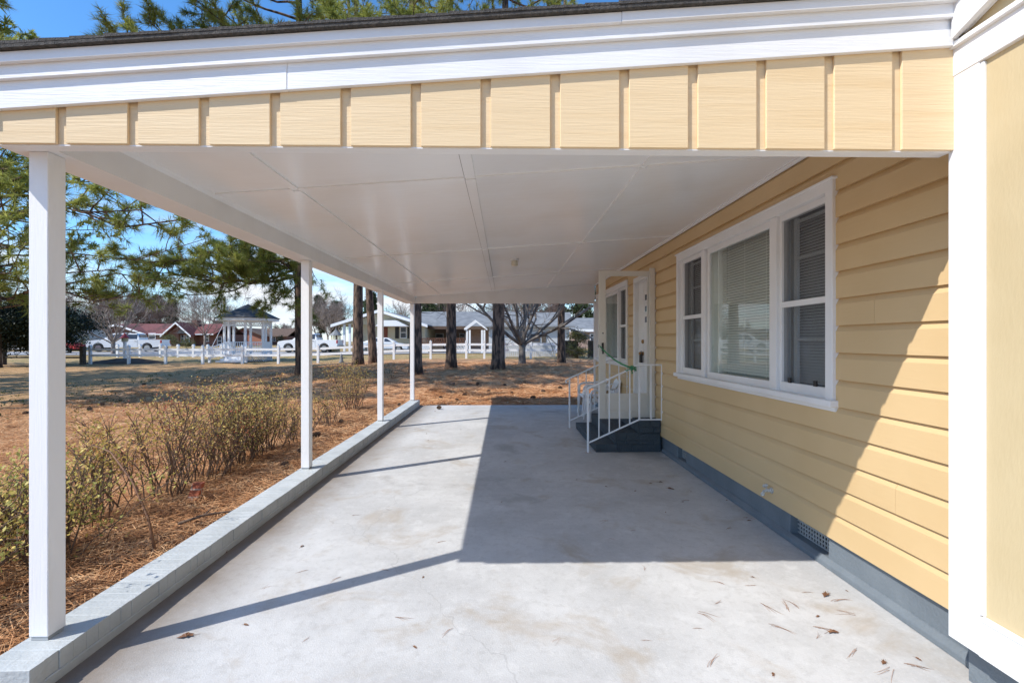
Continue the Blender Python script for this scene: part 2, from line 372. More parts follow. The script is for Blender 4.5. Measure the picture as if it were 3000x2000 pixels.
def concrete_material():
    m = bpy.data.materials.new('porch_concrete'); m.use_nodes = True; t = m.node_tree; p = t.nodes['Principled BSDF']
    p.inputs['Roughness'].default_value = .7; p.inputs['Specular IOR Level'].default_value = .35
    g = N(t, 'ShaderNodeTexCoord').outputs['Object']
    def noise(sc, det=6, rough=.6, dist=0, off=(0, 0, 0)):
        mp = N(t, 'ShaderNodeMapping'); mp.inputs['Location'].default_value = off; t.links.new(g, mp.inputs[0])
        n = N(t, 'ShaderNodeTexNoise'); n.inputs['Scale'].default_value = sc; n.inputs['Detail'].default_value = det; n.inputs['Roughness'].default_value = rough
        n.inputs['Distortion'].default_value = dist; t.links.new(mp.outputs[0], n.inputs['Vector']); return n.outputs[0]
    def rng(v, a, b):
        r = N(t, 'ShaderNodeMapRange'); r.interpolation_type = 'SMOOTHSTEP'; r.inputs[1].default_value = a; r.inputs[2].default_value = b; t.links.new(v, r.inputs[0]); return r.outputs[0]
    def mixc(f, a, b, k=1.0):
        x = N(t, 'ShaderNodeMix', data_type='RGBA'); 
        if k != 1.0:
            q = N(t, 'ShaderNodeMath', operation='MULTIPLY'); q.inputs[1].default_value = k; t.links.new(f, q.inputs[0]); f = q.outputs[0]
        t.links.new(f, x.inputs[0])
        for i, c in ((6, a), (7, b)):
            if isinstance(c, tuple): x.inputs[i].default_value = (*c, 1)
            else: t.links.new(c, x.inputs[i])
        return x.outputs[2]
    c = mixc(rng(noise(1.1, 7), .35, .65), (.44, .436, .428), (.54, .535, .525))
    c = mixc(rng(noise(5, 8, .7), .50, .70), c, (.60, .595, .585), .6)
    c = mixc(rng(noise(14, 10, .75, .3, (5, 5, 0)), .47, .66), c, (.36, .35, .335), .42)
    c = mixc(rng(noise(48, 6, .8, 0, (2, 8, 0)), .50, .68), c, (.62, .61, .60), .4)
    c = mixc(rng(noise(1.6, 8, .65, .6, (3, 1, 0)), .52, .70), c, (.36, .295, .22), .6)       # rusty stains
    c = mixc(rng(noise(3.4, 8, .7, .8, (1, 9, 0)), .60, .74), c, (.42, .36, .29), .4)
    c = mixc(rng(noise(.8, 6, .6, .3, (7, 2, 0)), .58, .70), c, (.29, .275, .26), .6)         # damp patches
    c = mixc(rng(noise(150, 4, .8), .55, .75), c, (.26, .25, .24), .5)                         # pitting
    sx = N(t, 'ShaderNodeSeparateXYZ'); t.links.new(g, sx.inputs[0])                           # dirt washed along the curb
    ed = N(t, 'ShaderNodeMapRange'); ed.inputs[1].default_value = -1.55; ed.inputs[2].default_value = -2.02
    jj = N(t, 'ShaderNodeMath', operation='MULTIPLY_ADD'); jj.inputs[1].default_value = -.5; t.links.new(noise(2.2, 6, .7), jj.inputs[0]); t.links.new(sx.outputs[0], jj.inputs[2])
    j2 = N(t, 'ShaderNodeMath', operation='ADD'); j2.inputs[1].default_value = .22; t.links.new(jj.outputs[0], j2.inputs[0]); t.links.new(j2.outputs[0], ed.inputs[0])
    c = mixc(ed.outputs[0], c, (.17, .13, .095), .9)
    vo = N(t, 'ShaderNodeTexVoronoi', feature='DISTANCE_TO_EDGE'); vo.inputs['Scale'].default_value = .33
    wv = N(t, 'ShaderNodeVectorMath', operation='ADD'); nn = N(t, 'ShaderNodeTexNoise'); nn.inputs['Scale'].default_value = 2.5; nn.inputs['Detail'].default_value = 6
    t.links.new(g, nn.inputs['Vector']); sc_ = N(t, 'ShaderNodeVectorMath', operation='SCALE'); sc_.inputs['Scale'].default_value = .5
    t.links.new(nn.outputs['Color'], sc_.inputs[0]); t.links.new(g, wv.inputs[0]); t.links.new(sc_.outputs[0], wv.inputs[1]); t.links.new(wv.outputs[0], vo.inputs['Vector'])
    ck = N(t, 'ShaderNodeMapRange'); ck.inputs[1].default_value = .0016; ck.inputs[2].default_value = .0004; t.links.new(vo.outputs['Distance'], ck.inputs[0])
    c = mixc(ck.outputs[0], c, (.22, .21, .20), .3)
    t.links.new(c, p.inputs['Base Color'])
    b = N(t, 'ShaderNodeBump'); b.inputs['Strength'].default_value = .28; b.inputs['Distance'].default_value = .008
    t.links.new(noise(120, 4), b.inputs['Height']); t.links.new(b.outputs[0], p.inputs['Normal'])
    return m
CONCRETE = concrete_material()
ROADM = mat('pale_road_concrete', (.34, .33, .32), .85, (.27, .26, .255), .5)

# ================================================================== the setting
def grid_sheet(name, xs, ys, zf, m, kind='structure'):
    b = MB(); nx = len(xs)
    b.v = [(x, y, zf(x, y)) for y in ys for x in xs]
    b.f = [(j*nx+i, j*nx+i+1, (j+1)*nx+i+1, (j+1)*nx+i) for j in range(len(ys)-1) for i in range(nx-1)]
    o = obj(name, b, m, smooth=True); o['kind'] = kind; return o
def spaced(a, b, d): return [a+(b-a)*i/max(1, round((b-a)/d)) for i in range(max(1, round((b-a)/d)))]
xs = [-900, -400, -200, -120]+spaced(-80, -30, 2)+spaced(-30, -14, .5)+spaced(-14, -4, .25)+spaced(-4, -2.2, .2)+[-2.2]+spaced(-2.0, 8, .3)+spaced(8, 30, 2)+[30, 60, 120, 300, 900]
ys = [-200, -60, -20, -5]+spaced(-2, 10.8, .35)+[10.9, 11.0, 11.25]+spaced(11.3, 24, .25)+spaced(24, 34, .5)+spaced(34, 60, 2)+spaced(60, 150, 10)+[150, 220, 400, 900, 2000]
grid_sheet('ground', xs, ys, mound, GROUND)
grid_sheet('road', spaced(-120, 6, 2)+[6], [40.2, 42, 44, 46, 47.8], lambda x, y: ground_z(x, y)+.06, ROADM)
grid_sheet('driveway', [-40, -38, -36, -34, -32, -30, -28], spaced(47.9, 66, 2)+[66], lambda x, y: ground_z(x, y)+.06, ROADM)
# porch slab: front zone runs past the house corner
b = MB(); b.box(-2.03, 2.215, -1.5, 11.03, -.14, 0)
pf = obj('porch_floor', b, CONCRETE); pf['kind'] = 'structure'

# ================================================================== the house
XW = 2.21
house = thing('house', 'cream yellow lap-sided house with white-trimmed covered porch, right side of the photo', 'house', (XW, 2.0, 0))
Y0, Y1 = 2.0, 10.86
# openings (y0,y1,z0,z1) cut in the lap siding
OPEN = [(2.967, 5.690, 1.10, 2.615), (8.006, 10.73, 1.10, 2.615), (6.555, 7.634, .44, 2.59)]
b = MB(); z = .221; E_ = .178
BOW = .021
jl = {}
def lap(ya, yb, za, zb, zbase):
    if zbase not in jl: jl[zbase] = (sorted(rj.uniform(2.4, 10.6) for _ in range(2)), rj.uniform(-.0015, .0015))
    cutp = [ya]+[q for q in jl[zbase][0] if ya+.1 < q < yb-.1]+[yb]
    for k in range(len(cutp)-1): lap1(cutp[k]+(.0012 if k else 0), cutp[k+1]-(.0012 if k < len(cutp)-2 else 0), za, zb, zbase, jl[zbase][1]+(.0008 if k % 2 else 0))
def lap1(ya, yb, za, zb, zbase, off):
    """piece of one board between heights za..zb, board starting at zbase"""
    def xo(zv):
        t = zv-zbase
        return XW-BOW if t < .138 else XW-BOW+(BOW+.002)*min(1, (t-.138)/.040)
    pts = [zv for zv in (za, zbase+.138, zb) if za <= zv <= zb]
    poly = [(xo(zv)+off, zv) for zv in pts]
    poly += [(XW+.03, zb), (XW+.03, za)]
    b.prism(poly, 'y', ya, yb)
rj = random.Random(3)
while z < 2.95:
    zt = min(z+E_, 2.99)
    cuts = sorted({z, zt}|{o[k] for o in OPEN for k in (2, 3) if z < o[k] < zt})
    for za, zb in zip(cuts, cuts[1:]):
        zm = (za+zb)/2; iv = [(Y0, Y1)]
        for o in OPEN:
            if o[2] < zm < o[3]:
                nv = []
                for a, c in iv:
                    if o[0] > a: nv.append((a, min(c, o[0])))
                    if o[1] < c: nv.append((max(a, o[1]), c))
                iv = [q for q in nv if q[1]-q[0] > .01]
        for a, c in iv: lap(a, c, za, zb, z)
    z = zt
obj('lap_siding', b, YLAP, house)
# block foundation with the vent recesses
b = MB(); V1, V2 = (3.08, 3.50), (5.52, 5.80)
xs_ = [Y0+.09, V1[0], V1[1], V2[0], V2[1], Y1]
for i in (0, 2, 4): b.box(XW+.012, XW+.25, xs_[i], xs_[i+1], -.1, .222)
for i in (1, 3):
    b.box(XW+.012, XW+.25, xs_[i], xs_[i+1], -.1, .055); b.box(XW+.10, XW+.25, xs_[i], xs_[i+1], .055, .222)
b.prism([(XW-.022, 0), (XW-.022, .035), (XW+.008, .06), (XW+.02, .06), (XW+.02, 0)], 'y', Y0+.09, 6.30)
b.prism([(XW-.022, 0), (XW-.022, .035), (XW+.008, .06), (XW+.02, .06), (XW+.02, 0)], 'y', 8.06, Y1)
obj('foundation', b, BLUEGREY, house, bevel=.004)
for (a, c) in (V1, V2):
    g = MB(); xg = XW+.075
    for k in range(int((c-a)/.03)+1): g.box(xg, xg+.006, a+k*.03, a+k*.03+.011, .057, .218)
    for k in range(6): g.box(xg-.002, xg+.004, a, c, .06+k*.03, .071+k*.03)
    v = obj('foundation_vent', g, GALV, house)
    d = MB(); d.box(xg+.012, xg+.018, a, c, .057, .218); obj('backing', d, BLACK, v)
# white trims on this wall: top moulding, end board
b = MB(); b.prism([(XW-.018, 2.872), (XW-.018, 2.895), (XW-.045, 2.902), (XW-.045, 2.885), (XW-.03, 2.872)], 'y', Y0+.06, Y1)
b.box(XW-.05, XW+.05, Y1-.03, Y1+.09, 0.03, 2.46)
obj('wall_trim', b, WHITE, house)
# body of the house behind the walls
b = MB(); b.box(XW+1.2, 9.0, 2.1, Y1, 0, 2.95); b.box(XW+.25, XW+1.2, Y1-.02, Y1+.02, 0, 2.95)
b.box(XW+.25, XW+1.2, 2.1, 10.8, 2.75, 2.95); b.box(XW+.05, XW+.25, 2.1, 10.8, 2.64, 2.9)
b.box(XW+.02, 9.0, Y1+.0205, Y1+.1, -.1, 4.0)
obj('house_core', b, DARKIN, house)

def window(dy):
    """triple window; dy shifts along the wall"""
    x = XW; yy = lambda v: v+dy
    w = MB()
    # casing
    w.box(x-.045, x+.03, yy(2.967), yy(3.035), 1.15, 2.615); w.box(x-.045, x+.03, yy(5.622), yy(5.690), 1.15, 2.615)
    w.box(x-.0451, x+.0301, yy(2.9665), yy(5.6905), 2.54, 2.6155)
    w.box(x-.06, x+.02, yy(2.95), yy(5.705), 2.612, 2.628)
    # mullions and stops
    w.box(x-.030, x+.09, yy(3.61), yy(3.70), 1.15, 2.54); w.box(x-.030, x+.09, yy(4.925), yy(5.0), 1.15, 2.54)
    w.box(x-.012, x+.10, yy(3.035), yy(3.062), 1.15, 2.54); w.box(x-.012, x+.10, yy(5.595), yy(5.622), 1.15, 2.54)
    fr = obj('window', w, WHITE, house, bevel=.003)
    s = MB(); s.box(x-.075, x+.10, yy(2.945), yy(5.71), 1.108, 1.152); s.box(x-.03, x+.05, yy(2.967), yy(5.69), 1.075, 1.108)
    obj('sill', s, WHITE, fr, bevel=.004)
    bays = [(3.062, 3.61, 'dh'), (3.70, 4.925, 'fx'), (5.0, 5.595, 'dh')]
    for ya, yb, kind in bays:
        ya, yb = yy(ya), yy(yb); q = MB(); r = .035
        if kind == 'fx':
            xf = x+.012
            q.box(xf-.012, xf+.02, ya+.012, ya+.055, 1.152, 2.54); q.box(xf-.012, xf+.02, yb-.055, yb-.012, 1.152, 2.54)
            q.box(xf-.0121, xf+.0201, ya+.012, yb-.012, 2.485, 2.5401); q.box(xf-.0121, xf+.0201, ya+.012, yb-.012, 1.152, 1.212)
            obj('sash', q, WHITE, fr, bevel=.002)
            g = MB(); g.add([(xf+.002, ya+.05, 1.2), (xf+.002, yb-.05, 1.2), (xf+.002, yb-.05, 2.5), (xf+.002, ya+.05, 2.5)], [(0, 1, 2, 3)])
            obj('pane', g, GLASS, fr)
            bl = MB()
            for k in range(49):
                zz_ = 1.23+k*.026
                bl.add([(xf+.085, ya+.05, zz_), (xf+.085, yb-.13, zz_), (xf+.106, yb-.13, zz_+.021), (xf+.106, ya+.05, zz_+.021)], [(0, 1, 2, 3)])
            for f in (.2, .55, .85): bl.box(xf+.080, xf+.082, ya+.05+(yb-ya-.2)*f, ya+.053+(yb-ya-.2)*f, 1.22, 2.5)
            obj('blind', bl, BLIND, fr)
            j = MB(); j.box(xf+.06, xf+.14, yb-.135, yb-.11, 1.15, 2.54); j.box(xf+.12, xf+.14, yb-.115, yb, 1.15, 2.54); j.box(xf+.03, xf+.1405, ya+.01, yb-.01, 1.14, 1.206); j.box(xf+.03, xf+.1402, yb-.03, yb-.005, 1.2065, 2.54); obj('inner_jamb', j, BLIND, fr); j = MB(); j.box(xf+.141, xf+.15, ya-.02, yb+.02, 1.10, 2.60); obj('gap_shade_backing', j, GAPSH, fr)  # last box: sheet added behind the slats, grey so their gaps look shaded
        else:
            xf = x+.02
            q.box(xf-.02, xf+.03, ya, ya+.022, 1.152, 2.54); q.box(xf-.02, xf+.03, yb-.022, yb, 1.152, 2.54)
            q.box(xf-.0201, xf+.0301, ya, yb, 2.495, 2.5401); q.box(xf-.0201, xf+.0301, ya, yb, 1.152, 1.222)
            q.box(xf-.0202, xf+.0302, ya+.02, yb-.02, 1.808, 1.852)
            obj('sash', q, WHITE, fr, bevel=.002)
            g = MB(); g.add([(xf, ya+.02, 1.21), (xf, yb-.02, 1.21), (xf, yb-.02, 2.5), (xf, ya+.02, 2.5)], [(0, 1, 2, 3)])
            obj('screen', g, SCREEN, fr)
            i = MB(); i.box(xf+.05, xf+.07, ya+.06, ya+.10, 1.17, 2.5); i.box(xf+.05, xf+.07, yb-.11, yb-.07, 1.17, 2.5)
            for zm in (2.185, 1.555, 2.47, 1.84): i.box(xf+.0495, xf+.0695, ya+.06, yb-.07, zm-.011, zm+.011)
            obj('inner_sash', i, WHITE, fr)
            g = MB(); g.add([(xf+.04, ya+.02, 1.21), (xf+.04, yb-.02, 1.21), (xf+.04, yb-.02, 2.5), (xf+.04, ya+.02, 2.5)], [(0, 1, 2, 3)])
            obj('pane', g, GLASS, fr)
            bl = MB()
            for k in range(56):
                zz_ = 1.22+k*.0228
                bl.add([(xf+.10, ya+.05, zz_), (xf+.10, yb-.05, zz_), (xf+.115, yb-.05, zz_+.0205), (xf+.115, ya+.05, zz_+.0205)], [(0, 1, 2, 3)])
            obj('blind', bl, DBLIND, fr)
    if dy == 0:
        for cy_ in (3.17, 3.46): c = MB(); c.box(x-.012, x+.0, cy_, cy_+.03, 1.222, 1.262); obj('sash_clip', c, BLACK, fr)
window(0.0); window(5.04)

# door in its recess
b = MB(); x = XW
b.box(x-.035, x+.03, 7.56, 7.634, .44, 2.59); b.box(x-.035, x+.03, 6.555, 6.64, .44, 2.59); b.box(x-.0352, x+.0302, 6.5548, 7.6342, 2.52, 2.5903)
b.box(x+.03, x+.12, 7.545, 7.58, .44, 2.55); b.box(x+.03, x+.12, 6.62, 6.65, .44, 2.55); b.box(x+.03, x+.12, 6.62, 7.58, 2.50, 2.55)
obj('door_frame', b, WHITE, house, bevel=.003)
xd = x+.035; b = MB()
b.box(xd, xd+.045, 6.652, 7.293, .46, 2.497); b.box(xd-.002, xd+.043, 7.301, 7.543, .46, 2.497); b.box(xd+.02, xd+.07, 7.29, 7.305, .46, 2.497)
dr = obj('door', b, WHITE, house, bevel=.003)
for zc in (2.235, 2.055, 1.885):
    f = MB(); ya, yb = 7.03, 7.21; za, zb = zc-.065, zc+.065
    f.box(xd-.012, xd-.0005, ya, ya+.02, za, zb); f.box(xd-.012, xd-.0005, yb-.02, yb, za, zb)
    f.box(xd-.0122, xd-.0007, ya+.02, yb-.02, zb-.02, zb); f.box(xd-.0122, xd-.0007, ya+.02, yb-.02, za, za+.02)
    lt = obj('door_light', f, WHITE, dr)
    g = MB(); g.box(xd-.005, xd-.0008, ya+.02, yb-.02, za+.02, zb-.02); obj('door_light_pane', g, FARGLASS, dr)
b = MB(); b.tube([(xd, 7.297, 1.538), (xd-.02, 7.297, 1.538), (xd-.028, 7.297, 1.538)], [.033, .031, .024], 14); obj('deadbolt', b, BRASS, dr, smooth=False)
b = MB(); b.tube([(xd, 7.30, 1.345), (xd-.012, 7.30, 1.345), (xd-.03, 7.30, 1.345), (xd-.05, 7.30, 1.345), (xd-.07, 7.30, 1.345)], [.034, .032, .013, .03, .022], 14); obj('door_knob', b, BRASS, dr)
b = MB(); b.tube([(xd-.03, 7.325, 1.34), (xd-.035, 7.33, 1.37), (xd-.035, 7.30, 1.385), (xd-.035, 7.27, 1.37), (xd-.03, 7.275, 1.34)], .006, 8)
b.box(xd-.06, xd-.02, 7.268, 7.332, 1.20, 1.34); obj('key_box', b, BLACK, dr, bevel=.006)

# storm door swung square to the wall
ys_ = 6.605; sx0, sx1, sz0, sz1 = 1.392, 2.17, .418, 2.566
b = MB(); t2 = .014; wst = .085
b.box(sx0, sx0+wst, ys_-t2, ys_+t2, sz0, sz1); b.box(sx1-wst, sx1, ys_-t2, ys_+t2, sz0, sz1)
b.box(sx0+wst, sx1-wst, ys_-t2+.0005, ys_+t2-.0005, sz1-.075, sz1); b.box(sx0+wst, sx1-wst, ys_-t2+.0005, ys_+t2-.0005, sz0, sz0+.09)
b.box(sx0+wst, sx1-wst, ys_-t2+.0005, ys_+t2-.0005, .725, .785)
b.box(sx0+wst, sx1-wst, ys_-.005, ys_+.005, sz0+.09, .725)
b.box(sx0+wst+.03, sx1-wst-.03, ys_-.009, ys_-.005, sz0+.12, .70)
b.box(sx0-.012, sx0, ys_-.012, ys_+.02, sz0, sz1); b.box(sx1, sx1+.03, ys_-.02, ys_+.01, sz0, sz1+.03)
b.box(2.10, 2.175, 6.53, 6.556, .44, 2.60)
sd = obj('storm_door', b, mat('storm_door_offwhite', (.70, .67, .60), .4, (.64, .61, .54), 3), house, bevel=.0025)
g = MB(); g.add([(sx0+wst, ys_, .785), (sx1-wst, ys_, .785), (sx1-wst, ys_, sz1-.075), (sx0+wst, ys_, sz1-.075)], [(0, 1, 2, 3)])
obj('storm_door_pane', g, glassmat('clear_storm_glass', (.97, .98, .97), .6, 0.0), sd)
b = MB(); b.box(sx0+.025, sx0+.055, ys_-.03, ys_-t2, 1.40, 1.52); b.box(sx0+.03, sx0+.05, ys_-.05, ys_-.03, 1.36, 1.49); b.tube([(sx0-.005, ys_, 1.50), (sx0-.02, ys_+.01, 1.48), (sx0-.015, ys_+.01, 1.45), (sx0-.002, ys_, 1.45)], .005, 6)
obj('storm_door_handle', b, BLACK, sd, bevel=.003)
b = MB(); b.tube([(sx0+.045, ys_-t2-.001, 1.66), (sx0+.045, ys_-t2-.006, 1.66)], .010, 10); obj('keyhole', b, BLACK, sd)

# hose bib
b = MB(); yb_ = 3.68; zb_ = .325; xb = XW-BOW
b.tube([(xb, yb_, zb_), (xb-.012, yb_, zb_)], .032, 12); b.tube([(xb, yb_, zb_), (xb-.06, yb_, zb_), (xb-.085, yb_+.01, zb_-.01), (xb-.10, yb_+.015, zb_-.045)], [.017, .018, .016, .015], 10)
b.tube([(xb-.055, yb_, zb_), (xb-.075, yb_, zb_+.05)], .009, 8)
for k in range(8):
    a = k*math.pi/4; b.tube([(xb-.078, yb_, zb_+.055), (xb-.078+.03*math.cos(a)*.8, yb_+.034*math.sin(a), zb_+.055+.03*math.cos(a)*.5)], .008, 5)
b.lathe([(.012, zb_-.065), (.019, zb_-.06), (.019, zb_-.035), (.014, zb_-.03)], xb-.10, yb_+.015, 12)
b.v = [(xb+(p[0]-xb)*.72, yb_+(p[1]-yb_)*.72, zb_+(p[2]-zb_)*.72) for p in b.v]
obj('hose_bib', b, mat('peeling_white_metal', (.72, .72, .70), .5, (.35, .33, .30), 60, .5, 90), house)

# ---- porch roof: ceiling plane rises towards the wall
zc = lambda x: 2.60+.072*(x+2.03)
b = MB(); b.prism([(-2.11, zc(-2.11)), (XW+.02, zc(XW+.02)), (XW+.02, zc(XW)+.05), (-2.11, zc(-2.11)+.05)], 'y', 2.06, 10.85)
ceil = obj('porch_ceiling', b, CEIL, house)
b = MB(); th = .012
for xs2, wd in ((-1.50, .05), (-.245, .075), (1.02, .045)):
    for ya, yb in ((2.06, 3.28), (3.325, 5.83), (5.875, 8.37), (8.415, 10.85)):
        b.prism([(xs2-wd/2, zc(xs2-wd/2)-th), (xs2+wd/2, zc(xs2+wd/2)-th), (xs2+wd/2, zc(xs2+wd/2)+.002), (xs2-wd/2, zc(xs2-wd/2)+.002)], 'y', ya, yb)
for ys2 in (3.3025, 5.8525, 8.3925):
    for xa, xb2 in ((-2.06, -1.527), (-1.473, -.285), (-.206, .995), (1.045, XW-.05)):
        b.prism([(xa, zc(xa)-th+.001), (xb2, zc(xb2)-th+.001), (xb2, zc(xb2)+.002), (xa, zc(xa)+.002)], 'y', ys2-.021, ys2+.021)
obj('seam_batten', b, CEIL, ceil)
b = MB()
for xs2, ya, yb in ((-1.526, 2.2, 3.27), (-1.526, 3.45, 4.9), (-1.524, 6.9, 10.2), (-.285, 2.2, 10.8), (-.207, 5.9, 10.6)):
    b.prism([(xs2-.003, zc(xs2)-.0015), (xs2+.003, zc(xs2)-.0015), (xs2+.003, zc(xs2)+.002), (xs2-.003, zc(xs2)+.002)], 'y', ya, yb)
obj('open_seam', b, mat('seam_gap', (.16, .14, .12), .9), ceil)
# beams
b = MB()
b.prism([(-2.32, 2.435), (-2.10, 2.435), (-2.10, 2.64), (-2.32, 2.64)], 'y', 2.06, 10.80)
b.prism([(-2.10, 2.575), (-2.075, 2.585), (-2.06, 2.60), (-2.06, 2.605), (-2.10, 2.605)], 'y', 2.065, 10.79)
obj('side_beam', b, WOODW, house)
b = MB(); b.prism([(-2.32, 2.443), (XW-.05, 2.443), (XW-.05, 3.0), (-2.32, 2.68)], 'y', 10.801, 10.86)
obj('end_beam', b, WOODW, house)
FY = 1.985                                        # front plane of the gable siding
fb = lambda x: 2.523+.0766*(x+2.151)              # underside of the sloping frieze board
b = MB(); b.box(-2.17, 1.998, FY+.015, 2.058, 2.384, 2.442)
obj('front_beam', b, WOODW, house)
b = MB(); b.prism([(-2.17, 2.390), (2.0, 2.390), (2.0, fb(2.0)+.12), (-2.17, fb(-2.17)+.12)], 'y', FY, FY+.05)
for v_i, v_ in enumerate(b.v): b.v[v_i] = (v_[0], max(v_[1], FY+.014), v_[2])
gs = obj('gable_siding', b, YROUGH, house)
edges = [-2.172]
for i in range(13): edges += [-1.911+i*.3035-.012, -1.911+i*.3035+.032]
edges.append(2.0)
for i in range(0, len(edges), 2):
    xa, xb2 = edges[i], edges[i+1]; q = MB(); q.prism([(xa, 2.389), (xb2, 2.389), (xb2, fb(xb2)+.05), (xa, fb(xa)+.05)], 'y', FY, FY+.013)
    obj('siding_board', q, YROUGH, gs, bevel=.0015)
# stepped rake boards
def rake(x0, x1, lo, hi, ya, yb, rise=0): return MB().prism([(x0, fb(x0)+lo), (x1, fb(x1)+lo), (x1, fb(x1)+hi), (x0, fb(x0)+hi)], 'y', ya, yb)
b = rake(-2.46, -.93, 0, .15, FY-.021, FY-.0005); o_ = rake(-.929, 2.0, 0, .15, FY-.020, FY-.0007); b.add(o_.v, o_.f)
obj('frieze_board', b, WOODW, house, bevel=.002)
b = rake(-2.47, 2.0, .113, .19, FY-.040, FY-.0215); obj('rake_board', b, WOODW, house, bevel=.002)
b = rake(-2.48, .5, .170, .214, FY-.060, FY-.0405); o_ = rake(.501, 2.0, .1705, .2145, FY-.061, FY-.0405); b.add(o_.v, o_.f)
obj('rake_moulding', b, WHITE, house, bevel=.002)
# eave on the low side
b = MB(); b.box(-2.45, -2.425, FY-.02, 11.0, 2.50, 2.70); b.box(-2.425, -2.321, FY+.0, 11.0, 2.50, 2.52); b.box(-2.43, -2.172, FY-.018, FY+.02, 2.47, 2.60)
obj('eave_fascia', b, WHITE, house, bevel=.003)
# shingles in courses running along the slope
b = MB(); rs = random.Random(5); top = lambda x: fb(x)+.222
x = -2.50; k = 0
b.prism([(-2.49, top(-2.49)-.006), (2.0, top(2.0)-.006), (2.0, top(2.0)+.008), (-2.49, top(-2.49)+.008)], 'y', FY-.080, 11.05)
while x < 2.0:
    x2 = min(x+.30, 2.0); dy = rs.uniform(-.002, .002)
    b.prism([(x, top(x)+.009), (x2, top(x2)+.0085), (x2, top(x2)+.012), (x, top(x)+.024)], 'y', FY-.082+dy, 11.06)
    x += .142
    k += 1
obj('porch_roof', b, SHINGLE, house)
b = MB(); b.prism([(2.0, top(2.0)), (9.2, top(9.2)+.2), (9.2, top(9.2)), (2.0, top(2.0)-.05)], 'y', 2.06, 11.06); obj('main_roof', b, SHINGLE, house)

# ---- posts on the curb
for yp in (2.18, 5.05, 8.07, 10.87):
    b = MB(); b.box(-2.236, -2.147, yp, yp+.089, .150, 2.434)
    p_ = obj('porch_post', b, POSTW, house, bevel=.004, seg=2)
    b = MB(); b.box(-2.230, -2.153, yp+.006, yp+.083, .131, .1495); obj('post_base', b, GALV, p_)

# ---- front room: flush panel wall framed in white, in front of the lap siding
XP = 2.0
b = MB(); b.box(XP+.012, 2.3, -3.0, 1.985, .24, 3.9); b.box(XP+.10, 2.3, 1.9855, 2.0, .24, 2.9)
obj('panel_wall', b, YPANEL, house)
b = MB(); b.box(XP-.004, XP+.03, 1.878, 2.012, .2205, 2.80); b.box(XP+.03, XW+.01, 1.985, 2.012, .2205, 2.80)
b.box(XP-.009, XP+.03, -3.0, 1.8775, .2205, .373); b.box(XP-.014, XP+.012, -3.0, 1.866, .373, .392); b.box(XP+.0, XP+.014, 1.862, 1.878, .392, 2.71)
b.box(XP-.008, XP+.03, -3.0, 2.011, 2.713, 2.835); b.box(XP-.026, XP+.02, -3.0, 2.0105, 2.832, 2.856)
obj('panel_trim', b, WHITE, house, bevel=.003)
b = MB(); b.prism([(1.955, 2.862), (1.955, 3.01), (-1.5, 4.30), (-1.5, 4.15)], 'x', XP-.045, XP-.020)
b.prism([(1.965, 3.0), (1.965, 3.06), (-1.5, 4.35), (-1.5, 4.29)], 'x', XP-.065, XP-.0455)
b.prism([(1.945, 2.88), (1.945, 2.895), (-1.5, 4.185), (-1.5, 4.17)], 'x', XP-.0195, XP+.01)
obj('gable_rake', b, WHITE, house)
b = MB(); b.prism([(1.98, 3.065), (1.98, 3.085), (-1.5, 4.38), (-1.5, 4.36)], 'x', XP-.085, 8); obj('front_roof', b, SHINGLE, house)
b = MB(); b.box(XP+.115, 2.5, -3.0, 2.035, -.1, .2195); obj('front_foundation', b, BLUEGREY, house)

# ---- ceiling lamp
lx, ly = .155, 6.72; lz = zc(lx)
b = MB(); b.lathe([(.055, lz+.01), (.06, lz-.012), (.05, lz-.02), (.035, lz-.024), (.033, lz-.03)], lx, ly, 20)
cl = obj('ceiling_lamp', b, WHITE, house, smooth=False)
b = MB(); b.lathe([(.044, lz-.030), (.048, lz-.036), (.048, lz-.05), (.046, lz-.053), (.048, lz-.056), (.048, lz-.072), (.046, lz-.075), (.048, lz-.078), (.047, lz-.098), (.03, lz-.108)], lx, ly, 20)
obj('lamp_shade', b, CREAMM, cl)

# ================================================================== porch things
# low brick curb: one rowlock course on a stretcher course
cb = thing('brick_curb', 'low grey painted brick curb along the open side of the porch floor', 'curb', (-2.13, 6.5, 0))
b = MB(); rc = random.Random(2); y = 1.985
while y < 10.99:
    w = .0655; j = rc.uniform(-.0015, .0015)
    b.box(-2.265+j, -2.035+j*2, y, y+w, .045, .131+rc.uniform(-.0012, .0010)); y += w+.0016
obj('brick_course', b, GREYKERB, cb, bevel=.0012)
b = MB(); b.box(-2.26, -2.0405, 1.988, 10.985, .02, .129); b.box(-2.265, -2.030, 1.985, 10.99, -.12, .044)
obj('curb_base', b, GREYKERB, cb, bevel=.004)

# brick steps
st = thing('brick_steps', 'dark slate painted brick steps up to the open white door', 'steps', (1.75, 7.2, 0))
SY0, SY1 = 6.305, 8.045
b = MB()
def course(x0, x1, z0, z1, off):
    # front and side bricks of one course
    y = SY0; k = 0
    b.box(x0+.012, x1, SY0+.012, SY1-.012, z0, z1)
    x = x1
    while x > x0+.001:
        xa = max(x0, x-(.095 if (k == 0 and off) else .196)); 
        b.box(xa+.002, x-.002, SY0, SY0+.06, z0+.003, z1-.003); x = xa-.006; k += 1
    while y < SY1-.01:
        yb = min(SY1, y+.196); b.box(x0, x0+.06, y+.062 if y == SY0 else y+.003, yb-.003, z0+.003, z1-.003); y = yb
course(1.548, XW-.024, 0, .11, False); course(1.548, XW-.024, .11, .165, True); course(1.871, XW-.024, .27, .35, True)
course(1.274, 1.5475, 0.0, .04, False)
y = SY0
